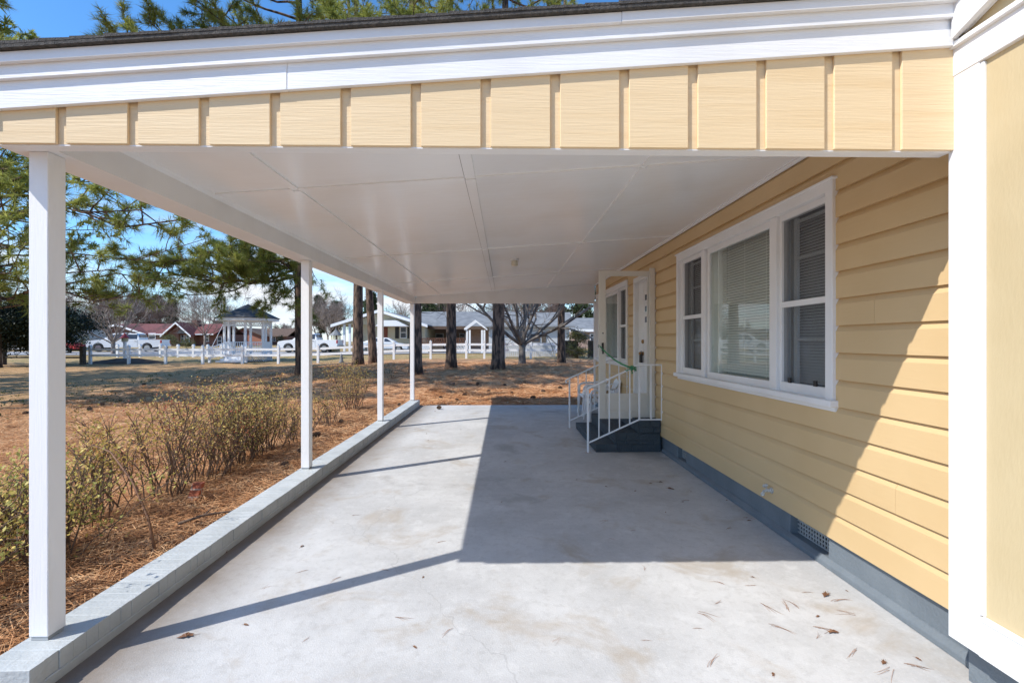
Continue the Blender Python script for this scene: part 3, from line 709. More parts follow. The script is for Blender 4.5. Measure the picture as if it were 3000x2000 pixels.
while y < SY1-.01:
    for (x0, x1, z0, z1) in ((1.27, 1.41, .04, .112), (1.415, 1.552, .04, .112), (1.545, 1.70, .165, .272), (1.705, 1.874, .165, .272), (1.866, 2.04, .35, .437), (2.045, XW-.024, .35, .437)):
        b.box(x0, x1, y+.002, min(y+.066, SY1)-.002, z0, z1+random.Random(int(y*1000)).uniform(-.001, .001))
    y += .0696
b.box(1.28, XW-.03, SY0+.01, SY1-.01, 0, .105); b.box(1.56, XW-.03, SY0+.01, SY1-.01, .1, .266); b.box(1.88, XW-.03, SY0+.01, SY1-.01, .25, .43)
obj('bricks', b, DARKSTEP, st, bevel=.003)

def handrail(y, flip, label):
    t = thing('handrail', label, 'handrail', (1.16, y, 0), 'white iron handrails on the porch steps')
    rp = [(1.095, .828), (1.105, .852), (1.135, .868), (1.162, .885), (1.875, 1.215), (2.19, 1.215)]
    b = MB(); b.tube([(p[0], y, p[1]) for p in rp], .0135, 8); b.tube([(1.095, y, .828), (1.105, y, .808), (1.12, y, .815)], .012, 8)
    obj('top_rail', b, VINYL, t, smooth=False)
    b = MB(); b.tube([(1.165, y, .135), (1.875, y, .457), (2.19, y, .457)], .012, 6); obj('lower_rail', b, VINYL, t)
    b = MB(); b.box(1.149, 1.175, y-.013, y+.013, 0.004, .88); o = obj('newel_post', b, VINYL, t, bevel=.002)
    f = MB(); f.box(1.125, 1.20, y-.03, y+.03, .0005, .006); obj('foot_plate', f, mat('rusty_plate', (.35, .22, .15), .8, (.6, .55, .5), 30), o)
    b = MB(); b.box(1.865, 1.889, y-.012, y+.012, .452, 1.21); b.box(2.182, 2.204, y-.011, y+.011, .44, 1.226); obj('newel_post', b, VINYL, t, bevel=.002)
    for xb_ in (1.314, 1.458, 1.601, 1.744, 2.04):
        zl = .135+(xb_-1.165)*.322/.71 if xb_ < 1.875 else .457
        zu = .885+(xb_-1.162)*.33/.713 if xb_ < 1.875 else 1.215
        b = MB(); b.box(xb_-.0075, xb_+.0075, y-.0075, y+.0075, zl, zu); obj('baluster', b, VINYL, t)
handrail(6.285, 0, 'white iron handrail on the near side of the dark steps, green ribbon tied to it')
handrail(8.06, 1, 'white iron handrail on the far side of the dark steps, beside the plastic chairs')

# green ribbon from the storm door handle down to the near rail
b = MB(); pa = Vector((1.385, 6.585, 1.475)); pb = Vector((1.765, 6.285, 1.172)); pts = []
for i in range(13):
    t = i/12; p = pa.lerp(pb, t); p.z -= .05*math.sin(math.pi*t); pts.append(p)
for i in range(12):
    for dz, tw in ((0, .3), (.006, -.4)):
        n0 = Vector((0, .006, .011)) if i % 2 else Vector((0, .004, .012)); n1 = Vector((0, .004, .012)) if i % 2 else Vector((0, .006, .011))
        p, q = pts[i]+Vector((0, dz, dz)), pts[i+1]+Vector((0, dz, dz)); o = len(b.v)
        b.v += [tuple(p-n0), tuple(q-n1), tuple(q+n1), tuple(p+n0)]; b.f += [(o, o+1, o+2, o+3)]
rk = random.Random(8)
for k in range(4):
    loop = [pb+Vector((rk.uniform(-.012, .012), -.016+.03*math.cos(a), .028*math.sin(a))) for a in np.linspace(0, 6.28, 9)]
    b.tube(loop, .009, 5)
for k in range(9):
    d = Vector((rk.uniform(-1, 1), rk.uniform(-1, .3), rk.uniform(-.8, .9))).normalized(); p1 = pb+d*.035; p2 = pb+d*.065+Vector((.012, 0, -.01)); p3 = pb+d*.05+Vector((-.01, 0, -.025))
    b.tube([pb, p1, p2, p3], [.004, .009, .011, .006], 4)
b.tube([pb, pb+Vector((-.07, -.02, -.035)), pb+Vector((-.10, -.02, -.02))], [.005, .010, .004], 4)
tag(obj('ribbon', b, GREENR, loc=pa), 'green ribbon tied from the open storm door to the near handrail', 'ribbon')

# white plastic armchairs under the far window
def make_chair(label, loc, rz):
    t = thing('plastic_armchair', label, 'chair', loc, 'white plastic armchairs beneath the far window')
    t.rotation_euler = (0, 0, 0)
    W = .27; loc = Vector(loc)
    def part(nm, mb, **k):
        mb.v = [tuple(Vector(v)+loc) for v in mb.v]; return obj(nm, mb, PLASTIC, t, **k)
    # faces +y in its own frame
    b = MB(); n = 10
    prof = [(.24, .40), (.22, .43), (.05, .425), (-.15, .41), (-.21, .40)]
    for (ya, za), (yb, zb) in zip(prof, prof[1:]):
        wa = .23 if ya > 0 else .20; wb = .23 if yb > 0 else .20; o = len(b.v)
        b.v += [(-wa, ya, za), (wa, ya, za), (wb, yb, zb), (-wb, yb, zb), (-wa, ya, za-.018), (wa, ya, za-.018), (wb, yb, zb-.018), (-wb, yb, zb-.018)]
        b.f += [(o, o+1, o+2, o+3), (o+7, o+6, o+5, o+4), (o, o+3, o+7, o+4), (o+1, o+5, o+6, o+2), (o, o+4, o+5, o+1), (o+3, o+2, o+6, o+7)]
    part('seat', b)
    b = MB(); H0, H1 = .40, .84
    def backpt(u, v):   # u -1..1, v 0..1
        w = .215+.035*math.sin(v*2.2); yy = -.20-.13*v-.045*(1-u*u); zz = H0+(H1-H0)*v-.07*v*abs(u)**3
        return (u*w, yy, zz)
    NU = 16
    for i in range(NU):
        u0, u1 = -1+2*i/NU, -1+2*(i+1)/NU
        slot = (i % 3 == 1) and 1 < i < NU-1
        for (v0, v1) in ((0, .18), (.18, .5), (.5, .82), (.82, 1)):
            if slot and .1 < v0 < .8: continue
            q = [backpt(u0, v0), backpt(u1, v0), backpt(u1, v1), backpt(u0, v1)]; o = len(b.v)
            b.v += q+[(p[0], p[1]-.014, p[2]) for p in q]
            b.f += [(o+3, o+2, o+1, o), (o+4, o+5, o+6, o+7), (o, o+1, o+5, o+4), (o+2, o+3, o+7, o+6), (o+1, o+2, o+6, o+5), (o+3, o, o+4, o+7)]
    part('backrest', b)
    for s in (-1, 1):
        b = MB(); b.tube([(s*.245, -.30, .72), (s*.275, -.22, .665), (s*.285, -.05, .645), (s*.285, .14, .64), (s*.28, .205, .615), (s*.272, .225, .56), (s*.262, .225, .42)], [.014, .02, .024, .026, .024, .02, .02], 8)
        part('armrest', b, smooth=True)
        for fy, back in ((.215, 0), (-.205, 1)):
            b = MB(); y2 = fy+(.045 if not back else -.085); x2 = .285
            b.prism([(s*.255-.026, fy-.022), (s*.255+.026, fy-.022), (s*.255+.026, fy+.022), (s*.255-.026, fy+.022)], 'z', .001, .42)
            m_ = len(b.v)
            for k in range(m_):
                vx, vy, vz = b.v[k]; f = 1-vz/.42
                b.v[k] = ((vx-s*.255)*(1-.35*f)+s*(.255+.03*f), (vy-fy)*(1-.3*f)+fy+(y2-fy)*f, vz)
            part('leg', b, bevel=.006)
    t.rotation_euler = (0, 0, rz)
    return t
make_chair('nearer white plastic armchair beside the far handrail, its arms towards the yard', (1.83, 8.66, 0), R(90))
make_chair('white plastic armchair second from the steps, half hidden by the nearer chair', (1.86, 9.58, 0), R(90))

# ================================================================== vegetation
def unit(a): return a/np.maximum(np.linalg.norm(a, axis=-1, keepdims=True), 1e-9)
def tufts(rng, P, D, n, L, w, spread=.85, back=.14):
    """pine needle bundles: n thin triangles fanning from each twig end P along D"""
    m = len(P); P = np.repeat(P, n, 0); D = np.repeat(D, n, 0); M = m*n
    rd = unit(rng.normal(size=(M, 3))); d = unit(D*rng.uniform(.25, 1.1, (M, 1))+rd*spread); d[:, 2] += .06; d = unit(d)
    base = P-D*rng.uniform(0, back, (M, 1)); ln = L*rng.uniform(.65, 1.1, (M, 1))
    side = unit(np.cross(d, unit(rng.normal(size=(M, 3)))))*w*.5
    tip = base+d*ln; tip[:, 2] -= .012
    return np.stack([base-side, base+side, tip], 1).reshape(-1, 3)
def leaves(rng, P, size, flat=.5):
    """small pointed leaf quads at P"""
    m = len(P); d = unit(rng.normal(size=(m, 3))+np.array([0, 0, .25])); s = size*rng.uniform(.6, 1.25, (m, 1))
    side = unit(np.cross(d, rng.normal(size=(m, 3))+np.array([0, 0, 1.5])))*s*.26
    mid = P+d*s*.45
    return np.stack([P, mid-side, P+d*s, mid+side], 1).reshape(-1, 3)

def limb_path(rs, a, b, sag, n=7, wob=.06):
    a, b = Vector(a), Vector(b); L = (b-a).length; pts = []
    for i in range(n):
        t = i/(n-1); p = a.lerp(b, t); p.z -= sag*L*4*t*(1-t)*.5
        if 0 < i < n-1: p += Vector((rs.uniform(-1, 1), rs.uniform(-1, 1), rs.uniform(-1, 1)))*wob*L*.35
        pts.append(p)
    return pts
def along(pts, t):
    f = t*(len(pts)-1); i = min(int(f), len(pts)-2); return pts[i].lerp(pts[i+1], f-i), (pts[i+1]-pts[i]).normalized()

def foliate(rs, b, path, r0, P, D, start=.25, nsub=9, slen=(.6, 1.5), ntuft=5, up=.25, dens=1.0):
    """side twigs with needle bundles along a limb"""
    for k in range(nsub):
        t = start+(1-start)*(k+rs.random())/nsub; p, d = along(path, min(t, .999))
        lat = Vector((rs.gauss(0, 1), rs.gauss(0, 1), rs.gauss(0, .6)+up)); lat -= d*lat.dot(d)*.6; lat = (lat.normalized()+d*.7).normalized()
        L = rs.uniform(*slen)*(1.15-.55*t); q = limb_path(rs, p, p+lat*L, -.08, 5, .1)
        b.tube(q, [r0*.30, r0*.26, r0*.2, r0*.15, r0*.10], 4, cap=False)
        for j in range(ntuft):
            if rs.random() > dens: continue
            tt = .35+.65*(j+rs.random())/ntuft; c, dd = along(q, min(tt, .999))
            w = Vector((rs.gauss(0, 1), rs.gauss(0, 1), rs.gauss(.25, .8))).normalized(); dv = (dd+w*.9).normalized()
            e = c+dv*rs.uniform(.06, .28); b.tube([c, e], [r0*.10, r0*.05], 3, cap=False)
            P.append(e); D.append(dv)
    p, d = along(path, .999)
    for j in range(4): P.append(p+Vector((rs.gauss(0, .1), rs.gauss(0, .1), rs.gauss(0, .1)))); D.append(d)

def pine(label, base, height, r0, top, limbs=(), auto=(9, 20, 26, 3.6), seed=1, dark=False, nneed=28, nl=.25, w=.015, group='tall pines in the yard', flare=1.35, lean_mid=None, stubs=4):
    rs = random.Random(seed); rg = np.random.default_rng(seed); base = Vector(base)
    t = thing('pine_tree', label, 'pine tree', base, group)
    topv = Vector(top); n = 12; tp = []; rad = []
    for i in range(n):
        f = i/(n-1); p = base.lerp(topv, f)
        p += Vector((math.sin(f*5+seed), math.cos(f*4+seed*2), 0))*.10*f*(1-f)*4*.6
        if i == 0: p.z -= .15
        tp.append(p); rad.append(r0*(1-.68*f)*(flare if i == 0 else 1))
    tp.insert(1, base.lerp(topv, .02)); rad.insert(1, r0*1.06)
    b = MB(); b.tube(tp, rad, 14); tr = obj('trunk', b, BARK, t, smooth=True)
    P, D = [], []; b = MB()
    for (pa, pb, sag, r, nsub, dens) in limbs:
        path = limb_path(rs, pa, pb, sag, 8, .10)
        b.tube(path, [r*(1-.8*i/7) for i in range(8)], 6, cap=False)
        foliate(rs, b, path, r*1.0, P, D, .18, int(nsub*1.55), (.5, 1.5), 10, .35, dens)
    za, zb, nl_, ml = auto
    for k in range(nl_):
        f = (k+rs.random())/nl_; zz_ = za+(zb-za)*f; fr = (zz_-base.z)/(topv.z-base.z); p = base.lerp(topv, min(fr, .99))
        a = k*2.4+rs.uniform(-.5, .5); L = ml*(1-.72*f**1.3)*rs.uniform(.7, 1.15)
        e = p+Vector((math.cos(a)*L, math.sin(a)*L, L*rs.uniform(-.02, .35)))
        path = limb_path(rs, p, e, .10, 7, .06); r = .055*(1-.5*f)+.01
        b.tube(path, [r*(1-.8*i/6) for i in range(7)], 5, cap=False)
        foliate(rs, b, path, r, P, D, .3, 8, (.5, 1.3), 5, .3)
    for k in range(stubs):      # dead stubs under the crown
        f = rs.uniform(.12, .45); p = base.lerp(topv, f); a = rs.uniform(0, 6.28); L = rs.uniform(.4, 1.3)
        e = p+Vector((math.cos(a)*L, math.sin(a)*L, rs.uniform(-.3, .25)*L)); b.tube(limb_path(rs, p, e, .15, 5, .15), [.022, .017, .012, .008, .004], 4, cap=False)
    obj('branches', b, BARK, t, smooth=True)
    if P:
        v = tufts(rg, np.array([tuple(p) for p in P]), np.array([tuple(d) for d in D]), nneed, nl, w)
        obj('crown', mesh_np('crown', v, 3), PINED if dark else PINEN, t)
    return t
def gp(px, py, Y):
    """ground point under an image column at distance Y"""
    a, _ = ray(px, 1000); return Vector((a*Y, Y, mound(a*Y, Y)))
def trunk_top(base, lean, h): return Vector((base.x+lean[0]*h, base.y+lean[1]*h, base.z+h))

# A: behind the second post, long low limb to the left and high limbs over the porch roof
bA = gp(884, 0, 18.0); tA = trunk_top(bA, (-.012, .0), 21)
def onA(z): return bA.lerp(tA, (z-bA.z)/21)
LA = [(onA(4.1), at(430, 800, 13.9), .10, .06, 15, 1), (onA(4.5), at(340, 745, 13.2), .06, .06, 15, 1), (onA(4.1), at(575, 800, 14.5), .10, .075, 18, 1), (onA(4.3), at(690, 735, 15.5), .02, .06, 14, 1), (onA(4.6), at(760, 770, 15.0), .0, .05, 12, 1), (onA(5.0), at(800, 690, 15.2), -.05, .045, 10, 1),
      (onA(4.0), at(780, 900, 16.5), .12, .04, 9, .85), (onA(4.4), at(500, 850, 15.2), .14, .05, 12, .8), (onA(5.2), at(935, 830, 19.5), .1, .03, 5, .7), (onA(4.8), at(600, 735, 13.6), .02, .05, 13, 1),
      (onA(7.6), at(300, 70, 12.2), -.06, .085, 16, 1), (onA(8.3), at(420, 50, 12.8), -.06, .075, 16, 1), (onA(8.8), at(520, 95, 13.3), -.05, .07, 15, 1), (onA(9.5), at(640, 40, 13.5), -.05, .07, 15, 1), (onA(9.0), at(390, 110, 11.6), -.05, .06, 13, 1),
      (onA(10.), at(760, 60, 13.8), -.04, .06, 14, 1), (onA(10.5), at(880, 70, 14.0), -.04, .06, 14, 1), (onA(11.), at(980, 40, 15.0), -.04, .06, 14, 1), (onA(11), at(560, 10, 13.6), -.04, .06, 13, 1)]
pine('tall pine behind the second porch post, long low green limb spreading left', bA, 21, .215, tA, LA, (11, 20, 22, 4.2), 11)
bB = gp(1049, 0, 23.5); pine('straight dark pine trunk left of its leaning twin, between second and third porch posts', bB, 22, .265, trunk_top(bB, (-.004, 0), 22), (), (11, 21, 26, 4.0), 12)
bC = gp(1094, 0, 25.0); pine('leaning pine trunk just left of the third porch post', bC, 21, .22, trunk_top(bC, (-.068, 0), 21), (), (11.5, 20, 24, 3.6), 13)
bD = gp(1218, 0, 17.5); tD = trunk_top(bD, (-.006, .0), 20)
LD = [(bD.lerp(tD, .5), at(1060, 90, 14.5), -.05, .05, 13, 1), (bD.lerp(tD, .5), at(1150, 110, 14.0), -.05, .05, 13, 1), (bD.lerp(tD, .52), at(1180, 40, 15), -.05, .05, 12, .9), (bD.lerp(tD, .5), at(1240, 90, 15.5), -.05, .045, 9, .9)]
pine('dark pine trunk close behind the fourth porch post', bD, 20, .235, tD, LD, (10, 19, 22, 3.8), 14)
bE = gp(1322, 0, 20.0); tE = trunk_top(bE, (-.001, 0), 22)
LE = [(bE.lerp(tE, .5), at(1200, 60, 17), -.05, .05, 10, .8), (bE.lerp(tE, .56), at(1400, 60, 18), 0, .04, 6, .5), (bE.lerp(tE, .6), at(1290, 20, 17), 0, .04, 8, .7)]
pine('pine trunk standing alone right of the fourth porch post, in front of the brown deck', bE, 22, .225, tE, LE, (12, 21, 20, 3.8), 15)
bF = gp(1459, 0, 19.5); tF = trunk_top(bF, (.018, 0), 21)
LF = [(bF.lerp(tF, .55), at(1600, 35, 16), -.06, .055, 14, 1), (bF.lerp(tF, .55), at(1690, 40, 16.5), -.06, .055, 14, 1), (bF.lerp(tF, .5), at(1745, 75, 15.5), -.05, .05, 11, 1), (bF.lerp(tF, .55), at(1420, 40, 17.5), -.02, .035, 5, .6), (bF.lerp(tF, .52), at(1640, 85, 15), -.05, .05, 10, 1)]
pine('thickest furrowed pine trunk, left of the spreading bare tree', bF, 21, .275, tF, LF, (13.5, 20, 20, 3.8), 16)
bG = gp(1644, 0, 24.0); pine('dark pine trunk right of the spreading bare tree, beside the hedge', bG, 21, .205, trunk_top(bG, (.01, 0), 21), (), (10, 20, 26, 4.2), 17, stubs=8)

# pines left of the frame whose limbs reach in and whose crowns shade the lawn
bZ = Vector((-16.2, 10.4, mound(-16.2, 10.4))); tZ = trunk_top(bZ, (.01, .0), 19)
def onZ(z): return bZ.lerp(tZ, (z-bZ.z)/19)
LZ = [(onZ(4.2), at(560, 640, 10.6), -.02, .07, 18, .5), (onZ(4.6), at(600, 700, 10.9), .16, .035, 9, .75), (onZ(4.4), at(420, 615, 10.2), -.02, .06, 15, .5), (onZ(5.0), at(330, 570, 10.0), -.04, .06, 14, .5),
      (onZ(5.2), at(290, 530, 11.0), -.03, .055, 13, .5), (onZ(3.4), at(420, 860, 11.4), .10, .06, 14, .5), (onZ(3.2), at(330, 790, 10.8), .02, .055, 12, .5), (onZ(2.9), at(340, 905, 12.5), .06, .045, 10, .5),
      (onZ(5.6), at(60, 500, 10.0), 0, .05, 12, .5), (onZ(4.8), at(70, 620, 9.8), 0, .05, 12, .5), (onZ(4.0), at(80, 720, 10.2), 0, .05, 12, .5), (onZ(3.4), at(60, 800, 10.2), .05, .05, 11, .5), (onZ(3), at(70, 880, 11), .05, .045, 10, .5),
      (onZ(6.8), at(10, 120, 9.6), -.05, .05, 6, .5), (onZ(3.6), at(500, 830, 11.8), .06, .055, 12, .5)]
tz = pine('pine at the left edge, its dark needled limbs reaching behind the nearest porch post', bZ, 19, .24, tZ, LZ, (9.5, 18, 18, 3.4), 21)
for i, (x, y, h, cr) in enumerate([(-21, 11.5, 19, 4.6), (-26, 16, 20, 4.8), (-23.5, 18.0, 18, 4.2), (-32, 13, 20, 5.0), (-28.5, 26, 20, 5.0), (-36, 24, 20, 5.2), (-19.0, 14.2, 20, 3.6), (-12.6, 10.2, 20, 3.5), (-23, 14, 17, 4.2)]):
    if abs(x)/y < 1.09: continue
    q = Vector((x, y, mound(x, y)))
    pine('pine left of the photograph, crown shading the lawn', q, h, .24, trunk_top(q, (.0, .0), h), (), (11.5 if x > -13 else 6.0, h-1, 44, cr), 30+i, nneed=13, w=.05, nl=.30, stubs=1)

# ---- bare broadleaf trees
def bare_tree(label, name, base, H, r0, trunk_h, nmain, spread, seed, m, depth=4, splits=3, group=None, cat='tree', twig=1.0, sides=5, droop=0.0, mainlen=.36, jit=.32):
    rs = random.Random(seed); base = Vector(base); t = thing(name, label, cat, base, group)
    b = MB(); b.tube([base+Vector((0, 0, -.1)), base+Vector((0, 0, trunk_h*.15)), base+Vector((rs.uniform(-.04, .04)*trunk_h, 0, trunk_h*.6)), base+Vector((0, 0, trunk_h))], [r0*1.3, r0*1.02, r0*.92, r0*.98], 10)
    obj('trunk', b, m, t, smooth=True)
    b = MB(); tw = []
    def grow(p, d, L, r, k):
        n = 4 if k > 1 else 3; pts = [p]; dd = d.copy()
        for i in range(n):
            dd = (dd+Vector((rs.gauss(0, 1), rs.gauss(0, 1), rs.gauss(0, .7)))*jit*.42+Vector((0, 0, .05-droop*(depth-k)*.06))).normalized(); pts.append(pts[-1]+dd*L/n)
        if k >= 1: b.tube(pts, [r*(1-.45*i/n) for i in range(n+1)], sides if k > 2 else 3, cap=False)
        else: tw.append((pts, r))
        if k == 0: return
        for j in range(splits if k > 1 else splits+1):
            tt = 1.0 if j == 0 else rs.uniform(.35, .95); q, qd = along(pts, min(tt, .999))
            nd = (qd+Vector((rs.gauss(0, 1), rs.gauss(0, 1), rs.gauss(.12, .7)))*(.30 if j == 0 else .62)).normalized()
            grow(q, nd, L*rs.uniform(.55, .8), max(r*(.62 if j == 0 else .46), .0045*twig), k-1)
    for k in range(nmain):
        a = 2*math.pi*k/nmain+rs.uniform(-.35, .35); el = rs.uniform(*spread)
        d = Vector((math.cos(a)*math.cos(el), math.sin(a)*math.cos(el), math.sin(el)))
        grow(base+Vector((0, 0, trunk_h*rs.uniform(.82, 1.0))), d, H*mainlen*rs.uniform(.85, 1.15), r0*.5, depth)
    for pts, r in tw:
        b.tube([pts[0], pts[1], pts[-1]], [max(r, .0045*twig), .004*twig, .0022*twig], 3, cap=False)
    obj('branches', b, m, t)
    return t
bH = gp(1530, 0, 23.0)
bare_tree('spreading bare grey tree with many upright limbs, between the thickest pine and the hedge pine', 'bare_tree', bH, 5.6, .19, 1.0, 11, (.35, 1.3), 41, GREYBARK, 4, 3, sides=6, droop=.12, mainlen=.60, twig=2.6)

# ---- shrubs along the curb
def shrub(label, x, y, h, wx, wy, nst, nleaf, seed, m, lf=.036, top=.35):
    x -= .20; nleaf = int(nleaf*1.0); lf *= .84; wx *= 1.2; wy *= 1.45; nst = int(nst*1.4)
    rs = random.Random(seed); rg = np.random.default_rng(seed); zb = mound(x, y)-.01; base = Vector((x, y, zb))
    t = thing('garden_shrub', label, 'shrub', base, 'row of thin shrubs along the porch curb'); b = MB(); pts = []
    for k in range(nst):
        sx, sy = rs.gauss(0, .28)*wx*.5, rs.gauss(0, .28)*wy*.5; p = base+Vector((sx, sy, 0)); hh = h*rs.uniform(.55, 1.0); q = [p]
        dx, dy = sx*.7+rs.gauss(0, .14)*wx, sy*.7+rs.gauss(0, .14)*wy
        for i in range(1, 6):
            f = i/5; q.append(p+Vector((dx*f*(1+.3*f)+rs.gauss(0, .018), dy*f*(1+.3*f)+rs.gauss(0, .018), hh*f)))
        r = rs.uniform(.004, .0085); b.tube(q, [r*(1-.6*i/5) for i in range(6)], 5, cap=False)
        for j in range(11):
            tt = rs.uniform(.22, 1); c, d = along(q, min(tt, .999)); dv = (Vector((rs.gauss(0, 1), rs.gauss(0, 1), rs.gauss(.35, .5)))).normalized(); L = rs.uniform(.08, .24)*h/.85
            e = c+(dv+d*.5).normalized()*L; b.tube([c, c.lerp(e, .5)+Vector((0, 0, .012)), e], [r*.45, r*.35, r*.2], 3, cap=False)
            for i in range(5): pts.append(tuple(c.lerp(e, rs.uniform(.25, 1.0))))
    obj('stems', b, STEM, t)
    A = np.array(pts); wgt = np.clip((A[:, 2]-zb)/h, .03, 1)**(top*2.2); A = A[rg.choice(len(A), nleaf, p=wgt/wgt.sum())]+rg.normal(size=(nleaf, 3))*np.array([.06, .06, .045])*h/.85
    obj('leaves', mesh_np('leaves', leaves(rg, A, lf), 4), m, t)
for a in [('dense low leafy shrub left of the nearest porch post', -3.28, 2.75, .78, .9, .75, 34, 3600, 51, NANDIND, .040, .1),
          ('dense shrub just beyond the nearest porch post, darker green at its foot', -3.15, 3.40, .74, .8, .7, 30, 2600, 52, NANDIND, .040, .15),
          ('open yellow-leaved shrub with bare crooked stems beyond the dense near shrubs', -3.35, 4.05, .86, .8, .75, 20, 1500, 53, NANDINA, .036, .9),
          ('tall open shrub with crooked bare stems behind the bent stick', -3.30, 4.70, .98, .7, .6, 18, 1300, 54, NANDINA, .034, .9),
          ('shrub with reddish leaf tips, third before the second porch post', -3.30, 5.25, 1.02, .75, .7, 30, 2300, 55, NANDINR, .034, .5),
          ('dense upright shrub, second before the second porch post', -3.22, 5.85, .98, .7, .7, 36, 2700, 56, NANDIND, .034, .3),
          ('yellow-green twiggy shrub right beside the second porch post', -3.28, 6.5, .98, .7, .75, 34, 2300, 57, NANDINA, .034, .5),
          ('low sparse shrub just past the second porch post', -3.30, 7.4, .72, .8, .9, 22, 1000, 58, NANDINA, .032, .4),
          ('small sparse twiggy shrub between second and third porch posts', -3.2, 8.7, .66, .6, .7, 16, 600, 59, NANDINA, .032, .5),
          ('upright bushy shrub farthest along the curb, beside the third porch post', -3.35, 10.6, 1.10, .75, .7, 26, 2100, 60, NANDINA, .034, .5)]:
    shrub(*a)
# bent stick, brick and loose sticks
b = MB(); b.tube([at(545, 1668, 3.42)*1.0, at(520, 1560, 3.5), at(470, 1450, 3.62), at(405, 1365, 3.75), at(330, 1335, 3.85)], [.011, .010, .009, .007, .004], 6)
b.v = [(x-.22, y, z) for x, y, z in b.v]
zmin = min(v[2] for v in b.v); gz = mound(b.v[0][0], b.v[0][1]); b.v = [(x, y, z+gz-zmin-.005) for x, y, z in b.v]
tag(obj('stick', b, DRYLEAF, smooth=True), 'pale bent stick arching out of the straw before the open shrub', 'stick')
b = MB(); b.box(-3.12, -3.02, 4.55, 4.60, 0, .2); b.box(-3.115, -3.025, 4.6, 4.605, .01, .19); gz = mound(-3.07, 4.57); b.v = [(x+.25*(z-.1), y+.1*z, z+gz-.03) for x, y, z in b.v]
tag(obj('brick', b, ORANGEBRICK, bevel=.004), 'orange brick standing on end among the shrub stems', 'brick')
b = MB(); b.tube([(-2.72, 3.85, .02), (-2.6, 4.0, .035), (-2.45, 4.12, .02), (-2.33, 4.22, .03)], [.012, .011, .008, .004], 6); b.tube([(-2.6, 4.0, .035), (-2.62, 4.12, .05), (-2.6, 4.2, .03)], [.007, .005, .003], 5)
tag(obj('fallen_branch', b, STEM, smooth=True), 'short forked fallen branch on the straw against the curb', 'branch')

# ---- pine straw lying on the yard
rg = np.random.default_rng(77)
def straw(n, xr, yr, L, w, zoff, keep=None):
    x = rg.uniform(*xr, n); y = rg.uniform(*yr, n)
    if keep is not None: k = keep(x, y); x, y = x[k], y[k]
    z = np.array([mound(a, c) for a, c in zip(x, y)])+rg.uniform(0.002, zoff, len(x))
    an = rg.uniform(0, 2*math.pi, len(x)); ln = L*rg.uniform(.5, 1.2, len(x)); tl = rg.normal(0, .16, len(x))
    d = np.stack([np.cos(an)*np.cos(tl), np.sin(an)*np.cos(tl), np.sin(tl)], 1); P = np.stack([x, y, z], 1); ww = w*rg.uniform(.6, 1.3, (len(x), 1))
    s = np.stack([-np.sin(an), np.cos(an), np.full(len(x), .35)], 1)*ww*.5; e = d*ln[:, None]*.5
    return np.stack([P-e-s, P-e+s, P+e+s*.7, P+e-s*.7], 1).reshape(-1, 3)
v = [straw(60000, (-7.5, -2.28), (1.2, 7.0), .17, .0036, .05), straw(34000, (-12, -2.28), (5.5, 12), .18, .007, .04), straw(14000, (-2.3, 3.2), (11.05, 14), .18, .008, .03),
     straw(42000, (-12, 9), (11.2, 24), .22, .013, .06)]
tag(obj('pine_straw', mesh_np('pine_straw', np.concatenate(v), 4), STRAWN), 'brown pine straw scattered over the yard', 'pine straw', kind='stuff')
# green weeds in the lawn
P = []
for k in range(420):
    x, y = rg.uniform(-16, -4), rg.uniform(9, 24); n = rg.integers(6, 16); q = np.stack([x+rg.normal(0, .09, n), y+rg.normal(0, .09, n), np.zeros(n)], 1)
    q[:, 2] = [mound(a, c)+.005 for a, c in q[:, :2]]; P.append(q)
v = leaves(rg, np.concatenate(P), .07)
tag(obj('weeds', mesh_np('weeds', v, 4), BUSHL), 'green weeds dotted over the dormant lawn', 'weeds', kind='stuff')

# ---- pine cones
def cone_mesh():
    b = MB(); b.lathe([(.006, -.05), (.020, -.042), (.024, -.01), (.018, .03), (.004, .055)], 0, 0, 8)
    for k in range(44):
        f = k/43; a = k*2.39996; z = -.045+.10*f; r = .040*math.sin(math.pi*(.18+.74*f))**.8
        ca, sa = math.cos(a), math.sin(a); o = len(b.v); w = .011*(1-.4*f)
        b.v += [(ca*.012-sa*w*.5, sa*.012+ca*w*.5, z-.003), (ca*.012+sa*w*.5, sa*.012-ca*w*.5, z-.003), (ca*r+sa*w, sa*r-ca*w, z+.012), (ca*(r+.006), sa*(r+.006), z+.018), (ca*r-sa*w, sa*r+ca*w, z+.012), (ca*(r-.006), sa*(r-.006), z+.022)]
        b.f += [(o, o+1, o+2, o+3, o+4), (o+1, o, o+4, o+5, o+2), (o+2, o+5, o+3), (o+3, o+5, o+4)]
    return b
c0 = None; rc = random.Random(4)
spots = [(1290, 1168, .0), (560, 1210, 0), (780, 1160, 0), (1500, 1155, 0), (1640, 1140, 0), (80, 1215, 0), (265, 1207, 0), (300, 1190, 0), (160, 1130, 0), (590, 1190, 0), (420, 1130, 0), (1170, 1190, 0), (1210, 1180, 0), (1360, 1160, 0), (1430, 1150, 0), (1330, 1128, 0), (1560, 1170, 0), (1590, 1150, 0), (1340, 1175, 0), (1400, 1128, 0), (1480, 1130, 0), (930, 1280, 0), (880, 1330, 0), (1000, 1240, 0), (830, 1370, 0), (1130, 1160, 0)]
